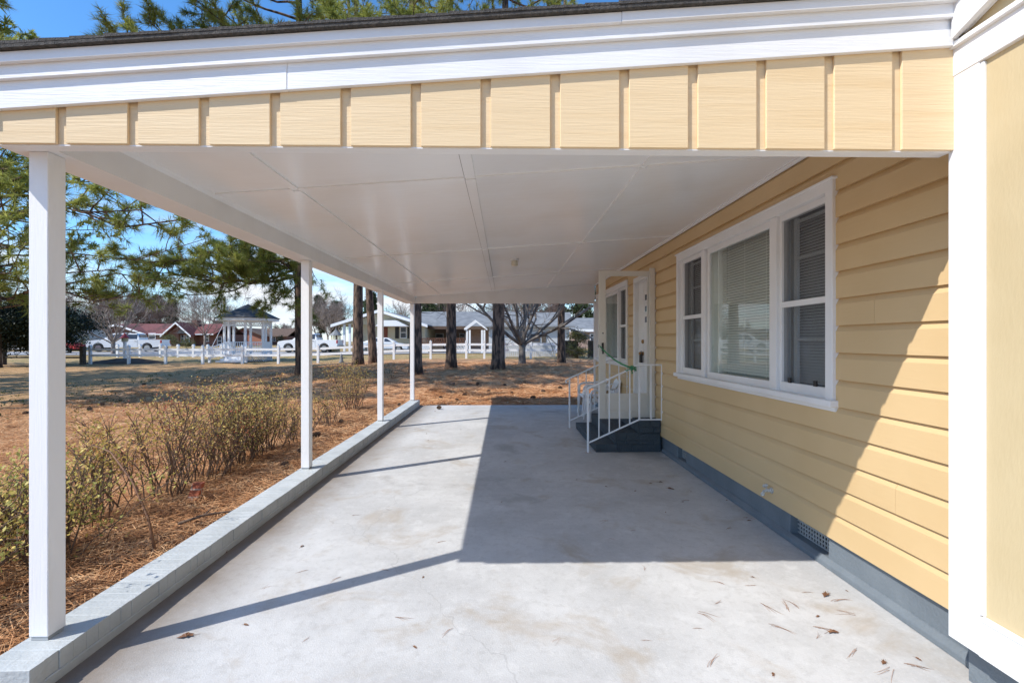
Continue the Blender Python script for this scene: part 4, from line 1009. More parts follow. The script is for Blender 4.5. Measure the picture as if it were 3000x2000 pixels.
for i, (px, py, _) in enumerate(spots):
    # walk along the view ray until it meets the ground
    Y = 2.5
    while Y < 27:
        p = at(px, py, Y)
        if p.z <= mound(p.x, p.y): break
        Y += .03
    if c0 is None:
        c0 = obj('pine_cone', cone_mesh(), CONE, loc=(0, 0, 0)); o = c0; tag(o, 'brown pine cone lying on the pine straw in the yard', 'pine cone', 'pine cones on the pine straw')
    else: o = c0.copy(); C.objects.link(o)
    s = rc.uniform(.9, 1.35); o.location = (p.x, p.y, mound(p.x, p.y)+.04*s); o.scale = (s, s, s); o.rotation_euler = (rc.uniform(1.1, 1.9), rc.uniform(-.4, .4), rc.uniform(0, 6.3))
o = c0.copy(); C.objects.link(o); o.location = (*at(1285, 1196, 10.35).xy, .046); o.rotation_euler = (1.4, 0, 1); o.scale = (1.1, 1.1, 1.1)
o['label'] = 'brown pine cone lying on the far end of the concrete porch floor'
del o['group']

# ---- litter on the porch floor: leaves and needle pairs
def floor_pt(px, py):
    a, b_ = ray(px, py); Y = -CAMZ/b_; return a*Y, Y
lf = None; rl = random.Random(9)
def leaf_mesh(seed):
    r = random.Random(seed); b = MB(); n = 14; vs = [(0, 0, .006)]
    for k in range(n):
        a = 2*math.pi*k/n; rr = (.045 if k % 2 else .027)*(1.25 if abs(math.cos(a)) > .7 else .8)*r.uniform(.8, 1.15); vs.append((math.cos(a)*rr, math.sin(a)*rr*.75, .004+.016*abs(math.sin(a))*r.uniform(.5, 1.3)))
    fs = [(0, 1+k, 1+(k+1) % n) for k in range(n)]; b.add(vs, fs); b.tube([(.045, 0, .006), (.06, .004, .004), (.078, .01, .002)], [.0016, .0012, .001], 4); return b
leafspots = [(1935, 1412, 1.0), (1965, 1432, 1.5), (1862, 1438, .8), (1775, 1425, .7), (2195, 1525, .9), (2000, 1470, .6), (1905, 1415, .7), (2130, 1465, .6), (1480, 1352, .7), (1690, 1405, .6), (545, 1865, 1.6), (660, 1615, 1.3), (885, 1600, .8), (720, 1830, .7), (1240, 1690, .5), (1470, 1470, .5), (1275, 1205, 1.3), (2420, 1742, 1.5), (2440, 1852, 1.3), (2205, 1690, .5), (2396, 1805, .6), (2480, 1730, .4), (1215, 1895, .6), (1255, 1290, .9), (2590, 1940, .9), (2690, 1930, .6), (2265, 1975, .6), (1250, 1270, .8), (1350, 1258, .7), (2025, 1440, .5), (2205, 1500, .7), (1950, 1500, .5), (2290, 1570, .5)]
for i, (px, py, s) in enumerate(leafspots):
    x, y = floor_pt(px, py)
    if i < 3:
        o = obj('dry_leaf', leaf_mesh(i+1), DRYLEAF); src = (src if i else [])+[o]
        tag(o, 'small curled brown dry leaf lying on the concrete porch floor', 'leaf', 'dry leaves on the porch floor')
    else: o = src[i % 3].copy(); C.objects.link(o)
    s *= .5; o.location = (x, y, .0005); o.scale = (s, s, s); o.rotation_euler = (0, 0, rl.uniform(0, 6.28))
def needle_mesh(seed, n, L, spread):
    r = random.Random(seed); b = MB()
    for k in range(n):
        a = r.uniform(-spread, spread); bend = r.uniform(-.7, .7); pts = [(r.uniform(-.02, .02), r.uniform(-.012, .012), .003)]; l = L*r.uniform(.7, 1.1)
        for i in range(1, 6):
            an = a+bend*i/5; pts.append((pts[-1][0]+math.cos(an)*l/5, pts[-1][1]+math.sin(an)*l/5, .003+.004*math.sin(i)))
        b.tube(pts, [.0011, .0011, .0010, .0009, .0008, .0006], 3)
    return b
NEEDM = mat('dry_pine_needle', (.26, .13, .075), .6, (.36, .20, .12), 30)
nsp = [(2230, 1770, 5, 1.2), (2310, 1790, 6, 1.3), (2260, 1830, 4, 1.1), (2050, 1795, 3, 1.1), (2100, 1770, 4, .8), (2120, 1710, 4, .8), (2215, 1715, 3, .7), (2440, 1760, 5, 1.2), (2500, 1800, 3, 1.0), (2390, 1840, 4, 1.1), (2395, 1870, 3, .7), (2510, 1900, 3, 1.1), (2075, 1950, 4, 1.1), (2610, 1960, 4, 1.1), (2660, 1950, 3, 1.2), (1890, 1670, 3, .8), (2350, 1735, 3, .7), (2445, 1680, 3, .7), (1780, 1525, 4, .9), (1850, 1555, 3, .6), (2130, 1550, 4, .9), (2020, 1465, 3, .8), (2180, 1515, 3, .9), (1800, 1580, 3, .6), (1140, 1670, 4, .8), (995, 1690, 3, .8), (1280, 1590, 3, .8), (900, 1670, 2, .7), (770, 1725, 2, .6), (1320, 1840, 4, .9), (1160, 1810, 2, 1.0), (1030, 1510, 4, .8), (1230, 1255, 4, 1.2), (1640, 1870, 2, .6), (890, 1880, 2, .6), (2340, 1780, 4, 1.0), (2030, 1840, 2, .6), (1880, 1875, 3, .5)]
srcs = []
for i, (px, py, n, s) in enumerate(nsp):
    x, y = floor_pt(px, py)
    if i < 5:
        o = obj('pine_needles', needle_mesh(60+i, min(n, 3), .12, .28), NEEDM); srcs.append(o)
        tag(o, 'small fan of dry brown pine needles lying on the concrete porch floor', 'pine needles', 'loose pine needles on the porch floor')
    else: o = srcs[i % 5].copy(); C.objects.link(o)
    s *= .85; o.location = (x, y, .0005); o.scale = (s, s, s); o.rotation_euler = (0, 0, rl.uniform(0, 6.28))

# ================================================================== beyond the yard
def gz(x, y): return mound(x, y)
# ---- white post and rail fence
FYY = 29.5
fpx = [265, 377.6, 485.5, 594, 710, 815.8, 932, 1040, 1154, 1261.7, 1366, 1418.9, 1478, 1555, 1640]
t = thing('white_fence', 'white two-rail post fence running behind the pines and before the gazebo', 'fence', gp(815, 0, FYY))
pts = [gp(px, 0, FYY) for px in fpx]
for p in pts:
    b = MB(); x, y, z = p; b.box(x-.065, x+.065, y-.065, y+.065, z-.1, z+1.08)
    b.prism([(x-.08, z+1.08), (x+.08, z+1.08), (x+.08, z+1.11), (x+.015, z+1.2), (x, z+1.22), (x-.015, z+1.2), (x-.08, z+1.11)], 'y', y-.075, y+.075)
    obj('post', b, VINYL, t)
for p, q in zip(pts, pts[1:]):
    for h in (.55, .92):
        b = MB(); x0, x1 = p.x+.0652, q.x-.0652
        b.add([(x0, p.y-.02, p.z+h-.07), (x1, p.y-.02, q.z+h-.07), (x1, p.y+.02, q.z+h-.07), (x0, p.y+.02, p.z+h-.07), (x0, p.y-.02, p.z+h+.07), (x1, p.y-.02, q.z+h+.07), (x1, p.y+.02, q.z+h+.07), (x0, p.y+.02, p.z+h+.07)],
              [(0, 3, 2, 1), (4, 5, 6, 7), (0, 1, 5, 4), (1, 2, 6, 5), (2, 3, 7, 6), (3, 0, 4, 7)])
        obj('rail', b, VINYL, t)
# second low fence farther off, hung with chains
t = thing('chain_fence', 'short white posts hung with chain along the far side of the lawn', 'fence', gp(500, 0, 37.5))
cpx = [345, 411, 470, 522, 567, 609, 650]; pts = [gp(px, 0, 37.5) for px in cpx]
for p in pts:
    b = MB(); x, y, z = p; b.box(x-.07, x+.07, y-.07, y+.07, z-.1, z+.88)
    b.prism([(x-.10, z+.88), (x+.10, z+.88), (x+.10, z+.93), (x+.02, z+1.05), (x-.02, z+1.05), (x-.10, z+.93)], 'y', y-.09, y+.09); obj('post', b, VINYL, t)
for p, q in zip(pts, pts[1:]):
    b = MB(); b.tube([p.lerp(q, i/8)+Vector((0, 0, .72-.22*math.sin(math.pi*i/8))) for i in range(9)], .022, 4); obj('chain', b, VINYL, t)
# dark wooden rail fence at far left
t = thing('wooden_fence', 'weathered dark wooden rail fence at the left end of the white fence', 'fence', gp(243, 0, 29.0))
pts = [gp(px, 0, 29.0) for px in (-60, 10, 122, 243)]
for p in pts:
    b = MB(); x, y, z = p; b.box(x-.12, x+.12, y-.12, y+.12, z-.1, z+1.15); obj('post', b, DARKWOOD, t, bevel=.02)
for p, q in zip(pts, pts[1:]):
    for h in (.42, .88):
        b = MB(); b.tube([p+Vector((.12, 0, h)), q+Vector((-.12, 0, h+.02))], .06, 6); obj('rail', b, DARKWOOD, t)
# mulch bed under the fence with the birdhouse pole
c = gp(370, 0, 30.6); b = MB(); vs = [(c.x, c.y, c.z+.30)]; fs = []; NN = 26
for r, h in ((.8, .26), (1.6, .16), (2.5, .05), (2.9, -.05)):
    for k in range(NN):
        a = 2*math.pi*k/NN; vs.append((c.x+r*math.cos(a)*(1+.1*math.sin(3*a)), c.y+r*.45*math.sin(a), c.z+h+.04*math.sin(5*a+r)))
fs = [(0, 1+k, 1+(k+1) % NN) for k in range(NN)]
for j in range(3):
    for k in range(NN): fs.append((1+j*NN+k, 1+(j+1)*NN+k, 1+(j+1)*NN+(k+1) % NN, 1+j*NN+(k+1) % NN))
b.add(vs, fs); o = obj('mulch_bed', b, MULCH, smooth=True); o['kind'] = 'structure'
c = gp(366, 0, 31.5); t = thing('birdhouse', 'birdhouse with red pointed roof on a white post in front of the pickup', 'birdhouse', c)
b = MB(); b.box(c.x-.07, c.x+.07, c.y-.07, c.y+.07, c.z, c.z+1.42); b.box(c.x-.11, c.x+.11, c.y-.11, c.y+.11, c.z+1.36, c.z+1.43); obj('post', b, VINYL, t)
b = MB(); b.lathe([(.17, c.z+1.43), (.20, c.z+1.5), (.18, c.z+1.66)], c.x, c.y, 10); h = obj('nest_box', b, SANDK, t)
b = MB(); b.tube([(c.x, c.y-.19, c.z+1.56), (c.x, c.y-.20, c.z+1.56)], .035, 10); obj('entrance_hole', b, BLACK, h)
b = MB(); b.lathe([(.30, c.z+1.65), (.14, c.z+1.80), (.05, c.z+1.95), (.01, c.z+2.0)], c.x, c.y, 12); obj('roof', b, REDP, t)

# ---- gazebo
g0 = gp(727, 0, 32.2); gx, gy, gzz = g0
t = thing('gazebo', 'white octagonal gazebo with dark pointed roof behind the white fence', 'gazebo', g0)
def octp(r, k): a = math.pi/8+k*math.pi/4; return gx+r*math.cos(a), gy+r*math.sin(a)
b = MB(); b.lathe([(1.55, gzz+.36), (1.62, gzz+.38), (1.62, gzz+.46), (1.5, gzz+.47)], gx, gy, 8, math.pi/8); obj('floor_deck', b, VINYL, t)
b = MB()
for k in range(8):
    (x0, y0), (x1, y1) = octp(1.5, k), octp(1.5, k+1)
    for j in range(9):
        f = j/9; xa, ya = x0+(x1-x0)*f, y0+(y1-y0)*f; xb, yb = x0+(x1-x0)*min(1, f+.2), y0+(y1-y0)*min(1, f+.2)
        b.tube([(xa, ya, gzz+.02), (xb, yb, gzz+.35)], .014, 4); b.tube([(xb, yb, gzz+.02), (xa, ya, gzz+.35)], .014, 4)
obj('lattice_skirt', b, VINYL, t)
for k in range(8):
    x, y = octp(1.42, k); b = MB(); b.box(x-.06, x+.06, y-.06, y+.06, gzz+.46, gzz+2.78); obj('column', b, VINYL, t)
b = MB()
for k in range(8):
    (x0, y0), (x1, y1) = octp(1.42, k), octp(1.42, k+1)
    for h in (2.47, 2.76): b.tube([(x0, y0, gzz+h), (x1, y1, gzz+h)], .03, 4)
    for j in range(7):
        f = j/7; xa, ya = x0+(x1-x0)*f, y0+(y1-y0)*f; xb, yb = x0+(x1-x0)*(f+1/7), y0+(y1-y0)*(f+1/7)
        b.tube([(xa, ya, gzz+2.47), (xb, yb, gzz+2.76)], .02, 4); b.tube([(xb, yb, gzz+2.47), (xa, ya, gzz+2.76)], .02, 4)
obj('frieze_lattice', b, VINYL, t)
b = MB()
for k in range(8):
    if k == 5 or k == 6: continue
    (x0, y0), (x1, y1) = octp(1.42, k), octp(1.42, k+1)
    for h in (.60, 1.33): b.tube([(x0, y0, gzz+h), (x1, y1, gzz+h)], .035, 4)
    for j in range(1, 9):
        f = j/9; xa, ya = x0+(x1-x0)*f, y0+(y1-y0)*f; b.tube([(xa, ya, gzz+.6), (xa, ya, gzz+1.33)], .022, 4)
obj('balustrade', b, VINYL, t)
b = MB(); b.lathe([(1.75, gzz+2.78), (1.95, gzz+2.80), (1.95, gzz+2.96), (1.7, gzz+2.98)], gx, gy, 8, math.pi/8); obj('eave_board', b, VINYL, t)
b = MB(); b.lathe([(2.02, gzz+2.965), (2.02, gzz+2.99), (.03, gzz+3.98), (.0, gzz+4.0)], gx, gy, 8, math.pi/8); obj('roof', b, mat('dark_grey_slates', (.022, .025, .028), .85, (.05, .054, .06), 6), t)
b = MB(); b.tube([(gx, gy, gzz+3.95), (gx, gy, gzz+4.42)], .012, 5); b.tube([(gx-.2, gy, gzz+4.26), (gx+.2, gy, gzz+4.26)], .01, 4); b.tube([(gx, gy-.2, gzz+4.2), (gx, gy+.2, gzz+4.2)], .01, 4)
b.prism([(gx-.18, gzz+4.36), (gx+.16, gzz+4.36), (gx+.2, gzz+4.42), (gx-.1, gzz+4.43)], 'y', gy-.006, gy+.006); obj('weather_vane', b, BLACK, t)
for s, lab in ((-1, 0), (1, 1)):      # sloping stair rails either side of the front steps
    x0 = gx+s*.62 if s < 0 else gx+s*.62
    b = MB(); ya, yb = gy-1.4, gy-2.35; xo = x0+s*.55
    b.tube([(x0, ya, gzz+1.33), (xo, yb, gzz+.95)], .035, 4); b.tube([(x0, ya, gzz+.6), (xo, yb, gzz+.25)], .03, 4); b.box(xo-.06, xo+.06, yb-.06, yb+.06, gzz, gzz+1.05)
    for j in range(1, 7): f = j/7; b.tube([(x0+(xo-x0)*f, ya+(yb-ya)*f, gzz+.6-.35*f), (x0+(xo-x0)*f, ya+(yb-ya)*f, gzz+1.33-.38*f)], .02, 4)
    obj('stair_rail', b, VINYL, t)
b = MB()
for k in range(3): b.box(gx-.6-k*.12, gx+.6+k*.12, gy-1.45-.28*(k+1), gy-1.45-.28*k, gzz, gzz+.36-.12*k)
obj('step', b, VINYL, t)

# ---- houses
def gable_roof(b, x0, x1, y0, y1, ze, zr, axis, ov=.4, th=.14):
    if axis == 'x':
        ym = (y0+y1)/2; s = (zr-ze)/((y1-y0)/2); yo = ov; zo = ze-s*ov
        b.prism([(y0-yo, zo), (ym, zr), (y1+yo, zo), (y1+yo, zo+th), (ym, zr+th), (y0-yo, zo+th)], 'x', x0-ov, x1+ov)
    else:
        xm = (x0+x1)/2; s = (zr-ze)/((x1-x0)/2); zo = ze-s*ov
        b.prism([(x0-ov, zo), (xm, zr), (x1+ov, zo), (x1+ov, zo+th), (xm, zr+th), (x0-ov, zo+th)], 'y', y0-ov, y1+ov)
def fwin(parent, x0, x1, z0, z1, y, frame=VINYL, sash=True):
    b = MB(); w = .09; d = .05
    b.box(x0, x0+w, y-d, y, z0, z1); b.box(x1-w, x1, y-d, y, z0, z1); b.box(x0+w, x1-w, y-d, y, z1-w, z1); b.box(x0+w, x1-w, y-d, y, z0, z0+w)
    if sash: b.box(x0+w, x1-w, y-d+.01, y-.01, (z0+z1)/2-.04, (z0+z1)/2+.04)
    o = obj('window', b, frame, parent); g = MB(); g.box(x0+w, x1-w, y-.018, y-.004, z0+w, z1-w); obj('pane', g, FARGLASS, o); return o
def xz(px, py, Y): p = at(px, py, Y); return p.x, p.z

# red-roofed brick ranch
Y = 80; zg = gz(-60, Y); H = thing('brick_house', 'long low brick ranch house with red shingle roof and white gables', 'house', (-60, Y, zg))
xL = xz(275, 0, Y)[0]; xA = xz(430, 0, Y)[0]; xB = xz(498, 0, Y)[0]; xC = xz(568, 0, Y)[0]; xD = xz(640, 0, Y)[0]; ze = xz(0, 977, Y)[1]
b = MB(); b.box(xL, xC, Y, Y+9, zg-.3, ze); b.box(xC, xD, Y+1, Y+9, zg-.3, ze-.1)
zr = ze+1.75
for (g0_, g1_) in ((xL, xA), (xB, xC)): b.prism([(g0_+.2, ze), (g1_-.2, ze), ((g0_+g1_)/2, ze+(.95 if g0_ == xL else 1.2)*1.45)], 'y', Y-.02 if g0_ == xL else Y-.62, Y+3)
b.box(xB+.2, xC-2.2, Y-.6, Y, zg-.3, ze)
obj('wall', b, REDBRICK, H)
b = MB(); gable_roof(b, xL+2, xD-1, Y+.2, Y+9, ze, zr, 'x', .5); rf = obj('roof', b, REDROOF, H)
b = MB(); gable_roof(b, xL, xA, Y-.4, Y+4, ze, ze+1.55, 'y', .5); gable_roof(b, xB, xC, Y-1.0, Y+4, ze, ze+1.85, 'y', .5); obj('gable_roof', b, REDROOF, H)
b = MB()
for g0_, g1_, yy, hh in ((xL, xA, Y-.95, 1.55), (xB, xC, Y-1.55, 1.85)):
    xm = (g0_+g1_)/2; s = hh/((g1_-g0_)/2); zo = ze-s*.5
    b.prism([(g0_-.55, zo-.2), (xm, ze+hh-.2), (g1_+.55, zo-.2), (g1_+.55, zo+.12), (xm, ze+hh+.12), (g0_-.55, zo+.12)], 'y', yy-.04, yy)
b.box(xA+.5, xB-.5, Y-.32, Y-.28, ze-.22, ze-.02); b.box(xC+.5, xD-.6, Y-.42, Y-.38, ze-.22, ze-.02); obj('fascia', b, VINYL, H)
xm = (xB+xC)/2+1.2; b = MB(); b.prism([(xm-1.6, ze), (xC-.1, ze), (xm-.7, ze+1.35)], 'y', Y-.66, Y-.61); obj('gable_panel', b, GREYROOF, H)
b = MB(); b.box(xC-2.4, xC-1.4, Y+3, Y+4, ze+.5, zr+.75); obj('chimney', b, REDBRICK, rf)
for p0, p1, z0, z1 in ((303, 328, 981, 1003), (365, 385, 974, 992), (436, 457, 975, 993), (530, 541, 977, 1003), (545, 556, 977, 1003), (587, 602, 979, 1001), (626, 640, 985, 1012)):
    yw = Y-.02 if p1 < 500 else (Y-.0 if p1 < 570 else Y+.98); x0, _ = xz(p0, 0, Y); x1, _ = xz(p1, 0, Y); fwin(H, x0, x1, xz(0, z1, Y)[1], xz(0, z0, Y)[1], yw)
# orange brick house behind the gazebo
Y = 92; zg = gz(-55, Y); x0, x1 = xz(664, 0, Y)[0], xz(768, 0, Y)[0]; x2 = xz(818, 0, Y)[0]; ze = xz(0, 983, Y)[1]
H = thing('brick_house', 'orange brick house end with brown roof seen through the gazebo', 'house', ((x0+x1)/2, Y, zg))
b = MB(); b.box(x0, x1, Y, Y+12, zg-.3, ze); b.prism([(x0, ze), (x1, ze), ((x0+x1)/2, ze+1.4)], 'y', Y, Y+.3); obj('wall', b, ORANGEBRICK, H)
b = MB(); b.box(x1+.002, x2, Y+3, Y+11, zg-.3, ze-.05); obj('side_wall', b, REDBRICK, H)
b = MB(); gable_roof(b, x0, x1, Y, Y+12, ze, ze+1.45, 'y', .6); gable_roof(b, x1-3, x2, Y+3, Y+11, ze, ze+1.5, 'x', .5); obj('roof', b, BROWNROOF, H)
fwin(H, *[xz(p, 0, Y+3)[0] for p in (800, 808)], xz(0, 1000, Y)[1], xz(0, 986, Y)[1], Y+2.98); fwin(H, *[xz(p, 0, Y+3)[0] for p in (786, 794)], xz(0, 1012, Y)[1], xz(0, 986, Y)[1], Y+2.98)

# cream house with wide gable, long grey roofed wing and carport
Y = 50; zg = gz(-12, Y); x0, xm, x1 = xz(1002, 0, Y)[0], xz(1124, 0, Y)[0], xz(1246, 0, Y)[0]; ze = xz(0, 950, Y)[1]; za = xz(0, 911, Y)[1]
H = thing('cream_house', 'cream sided house with broad low white gable and long pale roof wing', 'house', (xm, Y, zg))
b = MB(); b.box(xz(1062, 0, Y)[0], x1, Y, Y+10, zg-.2, ze); b.prism([(x0, ze-.02), (x1, ze-.02), (xm, za-.15)], 'y', Y-.9, Y+.3); obj('wall', b, CREAMW, H)
b = MB(); gable_roof(b, x0, x1, Y-1.3, Y+10, ze, za, 'y', .5, .12); obj('roof', b, GREYROOF, H)
b = MB(); s = (za-ze)/(xm-x0); zo = ze-s*.5
b.prism([(x0-.55, zo-.2), (xm, za-.2), (x1+.55, zo-.2), (x1+.55, zo+.10), (xm, za+.10), (x0-.55, zo+.10)], 'y', Y-1.86, Y-1.80)
for p in (1012, 1028): xx = xz(p, 0, Y-1)[0]; b.box(xx-.11, xx+.11, Y-1.4, Y-1.2, zg-.2, ze)
obj('gable_trim', b, VINYL, H)
b = MB(); xa, xb = xz(1103, 0, Y-2)[0], xz(1196, 0, Y-2)[0]; zt, zb2 = xz(0, 938, Y-2)[1], xz(0, 955, Y-2)[1]
b.prism([(xa+.8, zt), (xb-1.2, zt), (xb, zb2), (xa, zb2)], 'y', Y-2.6, Y-.01); obj('awning', b, VINYL, H)
b = MB(); b.box(xz(1125, 0, Y)[0], xz(1136, 0, Y)[0], Y-.06, Y, zg+.3, xz(0, 957, Y)[1]); obj('door', b, mat('red_door', (.20, .045, .02), .4), H)
for p0, p1, a0, a1, m_ in ((1158, 1169, 956, 991, BLACK), (1194, 1200, 956, 991, BLACK)):
    b = MB(); b.box(xz(p0, 0, Y)[0], xz(p1, 0, Y)[0], Y-.05, Y, xz(0, a1, Y)[1], xz(0, a0, Y)[1]); obj('shutter', b, m_, H)
fwin(H, xz(1172, 0, Y)[0], xz(1192, 0, Y)[0], xz(0, 991, Y)[1], xz(0, 956, Y)[1], Y-.0)
b = MB()
for k in range(7): xx = xz(1139+k*6, 0, Y-.9)[0]; b.tube([(xx, Y-.9, zg+.1), (xx, Y-.9, xz(0, 991+k*2.2, Y)[1])], .02, 4)
b.tube([(xz(1139, 0, Y)[0], Y-.9, xz(0, 991, Y)[1]), (xz(1175, 0, Y)[0], Y-.9, xz(0, 1005, Y)[1])], .03, 4); obj('step_railing', b, BLACK, H)
# the wing
xw0, xw1 = x1-1.0, xz(1560, 0, 54)[0]; yw = 52; zew = xz(0, 952, yw)[1]
b = MB(); gable_roof(b, xw0, xw1, yw, yw+9, zew, zew+1.75, 'x', .5, .1); obj('wing_roof', b, GREYROOF, H)
b = MB(); b.box(xz(1368, 0, yw)[0], xw1, yw+1.5, yw+8, zg-.2, zew-.05); b.box(xw0, xz(1400, 0, yw)[0], yw+5.5, yw+6, zg-.2, zew-.05); obj('wing_wall', b, PINKBRICK, H)
b = MB(); b.box(xw0, xw1+.4, yw-.56, yw-.50, zew-.45, zew-.12)
for p in (1236, 1312, 1366): xx = xz(p, 0, yw)[0]; b.box(xx-.08, xx+.08, yw-.3, yw-.14, zg-.2, zew-.1)
obj('wing_fascia', b, BROWNROOF, H)
for p0, p1 in ((1275, 1300), (1345, 1362)): fwin(H, xz(p0, 0, yw+5.4)[0], xz(p1, 0, yw+5.4)[0], zg+1.0, zg+2.1, yw+5.48)
# wooden deck in front of the wing
yd = 44; zg = gz(-8, yd); xd0, xd1 = xz(1232, 0, yd)[0], xz(1364, 0, yd)[0]; zt = xz(0, 990, yd)[1]; zb2 = xz(0, 1006, yd)[1]
t = thing('wooden_deck', 'raised brown wooden deck with slatted railing behind the lone pine trunk', 'deck', (xd0, yd, zg))
b = MB(); b.box(xd0, xd1, yd, yd+4, zb2-.15, zb2)
for k in range(5): xx = xd0+(xd1-xd0)*k/4; b.box(xx-.07, xx+.07, yd+.05, yd+.2, zg-.1, zb2-.15)
obj('platform', b, DECKW, t)
b = MB(); b.box(xd0, xd1, yd, yd+.08, zt-.06, zt); b.box(xd0, xd1, yd+.02, yd+.06, zb2+.05, zb2+.1); n = 26
for k in range(n+1): xx = xd0+(xd1-xd0)*k/n; b.box(xx-.035, xx+.035, yd+.02, yd+.06, zb2, zt-.06)
obj('railing', b, DECKW, t)
b = MB()
for k in range(5): b.box(xz(1262, 0, yd)[0], xz(1300, 0, yd)[0], yd-.3*(k+1), yd-.3*k, zg-.05, zb2-.15-(zb2-zg-.2)*k/5)
obj('stairs', b, DARKWOOD, t)
b = MB(); n = 30
for x0_, x1_ in ((xd0, xz(1260, 0, yd)[0]), (xz(1302, 0, yd)[0], xd1)):
    b = MB()
    for k in range(14):
        xx = x0_+(x1_-x0_)*k/14; w = (x1_-x0_)/7; b.tube([(xx, yd-.02, zg), (min(xx+w, x1_), yd-.02, zb2-.15)], .02, 3); b.tube([(min(xx+w, x1_), yd-.03, zg), (xx, yd-.03, zb2-.15)], .02, 3)
    obj('lattice', b, VINYL, t)
# white garden arbour
yp = 41; t = thing('white_arbor', 'white garden arbour with peaked top between deck and shed', 'arbor', gp(1392, 0, yp)); zg = gp(1392, 0, yp).z
for p in (1368, 1376, 1412, 1419):
    xx = xz(p, 0, yp)[0]; b = MB(); b.box(xx-.08, xx+.08, yp, yp+.16, zg-.1, xz(0, 966, yp)[1]); obj('post', b, VINYL, t)
b = MB(); xa, xb = xz(1360, 0, yp)[0], xz(1426, 0, yp)[0]; zt = xz(0, 966, yp)[1]
b.prism([(xa, zt), ((xa+xb)/2, zt+.75), (xb, zt), (xb, zt+.16), ((xa+xb)/2, zt+.92), (xa, zt+.16)], 'y', yp-.1, yp+.02); b.prism([(xa, zt), ((xa+xb)/2, zt+.75), (xb, zt), (xb, zt+.16), ((xa+xb)/2, zt+.92), (xa, zt+.16)], 'y', yp+1.4, yp+1.52)
obj('top', b, VINYL, t)
# white shed
ysd = 43; x0, x1 = xz(1432, 0, ysd)[0], xz(1668, 0, ysd)[0]; zg = gz(2, ysd); ze = xz(0, 951, ysd)[1]
t = thing('white_shed', 'long white sided outbuilding with pale roof behind the spreading bare tree', 'shed', ((x0+x1)/2, ysd, zg))
b = MB(); b.box(x0, x1, ysd, ysd+6, zg-.2, ze); obj('wall', b, BLUEWHITE, t)
b = MB(); gable_roof(b, x0, x1, ysd, ysd+6, ze, ze+1.3, 'x', .5, .1); obj('roof', b, GREYROOF, t)
fwin(t, xz(1545, 0, ysd)[0], xz(1582, 0, ysd)[0], xz(0, 1002, ysd)[1], xz(0, 978, ysd)[1], ysd-.01, DARKWOOD)
b = MB(); b.box(xz(1587, 0, ysd)[0], xz(1600, 0, ysd)[0], ysd-.06, ysd-.001, zg, xz(0, 972, ysd)[1]); obj('door', b, DARKWOOD, t)
# white picket panels
yk = 33; xa, xb = xz(1480, 0, yk)[0], xz(1628, 0, yk)[0]; zg = gz(1.5, yk); t = thing('picket_fence', 'white board picket fence beneath the spreading bare tree', 'fence', (xa, yk, zg)); zt = xz(0, 1003, yk)[1]
b = MB(); n = 24
for k in range(n):
    x0_ = xa+(xb-xa)*k/n; x1_ = x0_+(xb-xa)/n*.86; xm = (x0_+x1_)/2; b.prism([(x0_, zg), (x1_, zg), (x1_, zt-.05), (xm, zt+.02), (x0_, zt-.05)], 'y', yk, yk+.025)
obj('pickets', b, BLUEWHITE, t)
b = MB(); b.box(xa, xb, yk+.026, yk+.07, zg+.3, zg+.4); b.box(xa, xb, yk+.026, yk+.07, zt-.35, zt-.25); obj('rails', b, BLUEWHITE, t)
# far right house
Y = 60; x0, x1 = xz(1672, 0, Y)[0], xz(1900, 0, Y)[0]; zg = gz(14, Y); ze = xz(0, 961, Y)[1]
H = thing('brick_house', 'pale brick house with grey roof and white fascia beyond the hedge', 'house', (x0, Y, zg))
b = MB(); b.box(x0+.6, x1, Y, Y+8, zg-.2, ze); obj('wall', b, PINKBRICK, H)
b = MB(); gable_roof(b, x0, x1, Y, Y+8, ze, ze+1.5, 'x', .4, .1); obj('roof', b, GREYROOF, H)
b = MB(); b.box(x0-.3, x1, Y-.50, Y-.44, ze-.45, ze-.1); obj('fascia', b, VINYL, H)
fwin(H, xz(1728, 0, Y)[0], xz(1746, 0, Y)[0], xz(0, 1000, Y)[1], xz(0, 976, Y)[1], Y-.01)
# dark lattice panel fence at right
yk = 31; t = thing('lattice_fence', 'dark stained lattice fence panels behind the hedge at the house corner', 'fence', gp(1700, 0, yk))
for p0, p1 in ((1655, 1690), (1722, 1775)):
    xa, xb = xz(p0, 0, yk)[0], xz(p1, 0, yk)[0]; zg = gz(xa, yk); zt = xz(0, 997, yk)[1]
    b = MB(); b.box(xa, xa+.1, yk-.05, yk+.05, zg, zt); b.box(xb-.1, xb, yk-.05, yk+.05, zg, zt); b.box(xa+.1, xb-.1, yk-.04, yk+.04, zt-.1, zt); b.box(xa+.1, xb-.1, yk-.04, yk+.04, zg+.05, zg+.15)
    b.box(xa+.1, xb-.1, yk+.02, yk+.035, zg+.15, zt-.1); n = 12
    for k in range(-6, n):
        xs2 = xa+.1+(xb-xa-.2)*k/n; hh = zt-zg-.25
        for s in (1, -1):
            q0, q1 = xs2, xs2+hh*.8
            if q1 < xa+.1 or q0 > xb-.1: continue
            f0 = max(0, (xa+.1-q0)/(q1-q0)); f1 = min(1, (xb-.1-q0)/(q1-q0)); zA, zB = (zg+.15, zt-.1) if s > 0 else (zt-.1, zg+.15)
            b.tube([(q0+(q1-q0)*f0, yk-.01*s, zA+(zB-zA)*f0), (q0+(q1-q0)*f1, yk-.01*s, zA+(zB-zA)*f1)], .018, 4)
    obj('panel', b, DARKWOOD, t)

